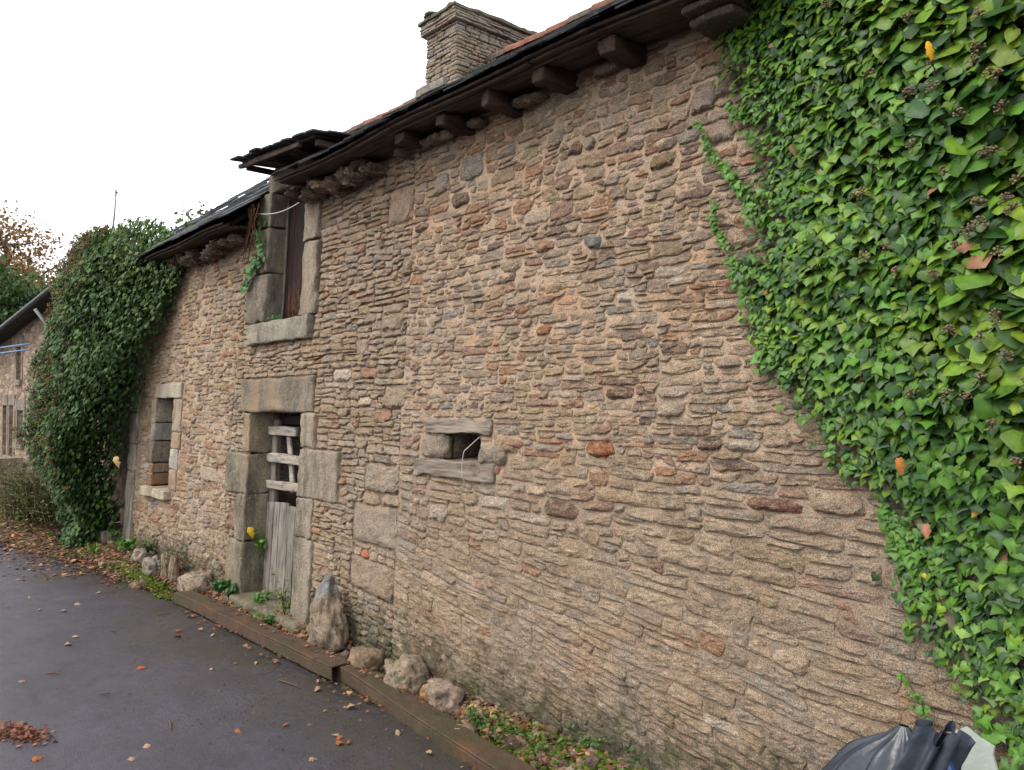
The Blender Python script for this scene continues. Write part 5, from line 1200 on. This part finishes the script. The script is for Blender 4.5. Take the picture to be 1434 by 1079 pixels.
# ------------------------------------------------------------------ rubbish at the lower right
def bag():
    t = root('rubbish_bag', (-1.10, -.44, .0), 'crumpled dark grey plastic rubbish bag against the wall, lower right', 'rubbish bag')
    pk = wall(1266, 1010, -.46); nth, nr_ = 110, 34; a = np.linspace(0, 2*np.pi, nth, endpoint=False); r = np.linspace(0, 1, nr_)
    A, R_ = np.meshgrid(a, r, indexing='ij')
    fold = .10*np.sin(A*9+2*fbm(A*2, R_*2, 0, 7))*np.exp(-R_*1.6)+.10*fbm(np.cos(A)*3, np.sin(A)*3, R_*3, 8)+.05*np.sin(A*23+R_*4)*np.exp(-R_*2)
    rad = (.012+.33*R_**.95)*(1+fold*1.3*np.minimum(1, R_*6))
    zz = pk[2]-(pk[2]+.02)*(.42*R_**.9+.58*R_**3.0)+.02*fbm(np.cos(A)*4*R_, np.sin(A)*4*R_, 1, 9)+.012*np.sin(A*14+3)*R_*(1-R_)*2
    X = pk[0]+rad*np.cos(A)*1.15; Y = pk[1]+rad*np.sin(A)*.75
    X = X-.10*R_*(np.cos(A) < 0)*np.abs(np.cos(A)); Y = np.minimum(Y, LEAN*(zz-EYE)-.02)
    V = np.stack([X, Y, zz], -1).reshape(-1, 3); i2 = (np.arange(nth)[:, None]*nr_+np.arange(nr_-1)[None]); j2 = ((np.arange(nth)+1) % nth)[:, None]*nr_+np.arange(nr_-1)[None]
    Fq = np.stack([i2, i2+1, j2+1, j2], -1).reshape(-1, 4); mesh('sack', V, Fq, PLASTIC, t, np.array((.020, .026, .038)))
    # gathered loose neck to the right
    c = wall(1312, 1040, -.50); nth, nz_ = 60, 16; a = np.linspace(0, 2*np.pi, nth, endpoint=False); h = np.linspace(0, 1, nz_); A, Hh = np.meshgrid(a, h, indexing='ij')
    rad = (.035+.05*(1-Hh)**2+.02*Hh)*(1+.35*np.sin(A*8+Hh*2)+.2*fbm(A*2, Hh*4, 0, 12)); X = c[0]-.10+Hh*.12+rad*np.cos(A); Y = c[1]+rad*np.sin(A)*.8; zz = c[2]-.22+Hh*.25+.02*np.sin(A*5)
    V = np.stack([X, Y, zz], -1).reshape(-1, 3); i2 = (np.arange(nth)[:, None]*nz_+np.arange(nz_-1)[None]); j2 = ((np.arange(nth)+1) % nth)[:, None]*nz_+np.arange(nz_-1)[None]
    mesh('gathered_neck', V, np.stack([i2, j2, j2+1, i2+1], -1).reshape(-1, 4), PLASTIC, t, np.array((.035, .042, .058)))
bag()
def sheet():
    px = [(1338, 1024), (1352, 1018), (1372, 1034), (1392, 1046), (1390, 1058), (1396, 1079), (1400, 1110), (1345, 1110), (1335, 1060)]
    V = [wall(x_, y_, -.25-.0006*(1390-x_)) for x_, y_ in px]; V = np.array(V); n = len(V); V = np.concatenate([V, V+np.array([.002, .006, 0])]); Fs = [list(range(n))[::-1], list(range(n, 2*n))]+[[i_, (i_+1) % n, (i_+1) % n+n, i_+n] for i_ in range(n)]
    mesh('plastic_sheet', V, Fs, SHEET, None, np.array((.36, .40, .35)), False, label='torn milky green plastic sheet standing behind the rubbish bag', cat='plastic sheet')
    P = np.array([wall(1318, 1026, -.46), wall(1332, 1027, -.46), wall(1345, 1034, -.45), wall(1354, 1046, -.45), wall(1350, 1060, -.45), wall(1343, 1068, -.45), wall(1340, 1100, -.45)])
    t_ = np.linspace(0, len(P)-1, 26); Q = np.stack([np.interp(t_, np.arange(len(P)), P[:, j]) for j in range(3)], -1); Q[1:-1] = (Q[:-2]+Q[1:-1]+Q[2:])/3; V, Fq = tube(Q, .0065, 8); mesh_mixed('hose', V, Fq, PLASTIC, None, np.array((.02, .024, .034)), label='black rubber hose curling out of the rubbish bag', cat='hose')
    P, Fq = block(wall(1328, 1085, -.5)-np.array([.02, .03, .05]), wall(1328, 1085, -.5)+np.array([.02, .03, .04]), 6, .02, .004, 3, 20); mesh('bottle_cap', P, Fq, PLASTIC, None, (.03, .06, .20), label='blue cap poking out of the rubbish bag beside the hose', cat='cap')
sheet()
# leaf lodged on the wall, leaf caught in the ivy bush
for (px, py_, off, s_, c_, lab) in ((160, 640, -.75, .10, (.42, .27, .13), 'tan dead leaf caught on the front of the dark ivy bush'), (1298, 58, -.34, .055, (.60, .33, .02), 'orange yellow leaf high in the bright ivy'), (1258, 642, -.22, .06, (.30, .12, .03), 'brown and yellow leaf in the lower left of the bright ivy'), (1295, 735, -.20, .05, (.28, .12, .08), 'brown curled dead leaf hanging in the lower bright ivy')):
    p = wall(px, py_, off); P, Fx, T = leaves(CURL, p[None], np.array([[.1, -1, .4]]), np.array([[.2, -.1, -1.]]), np.array([s_]), np.array([c_])); mesh('dead_leaf', P[0], Fx[0], DEAD, None, T, label=lab, cat='leaf')
print('objects', len(bpy.data.objects), 'tris', sum(sum(len(p.vertices)-2 for p in o.data.polygons) if len(o.data.polygons) < 5000 else len(o.data.polygons)*2 for o in bpy.data.objects if o.type == 'MESH'))
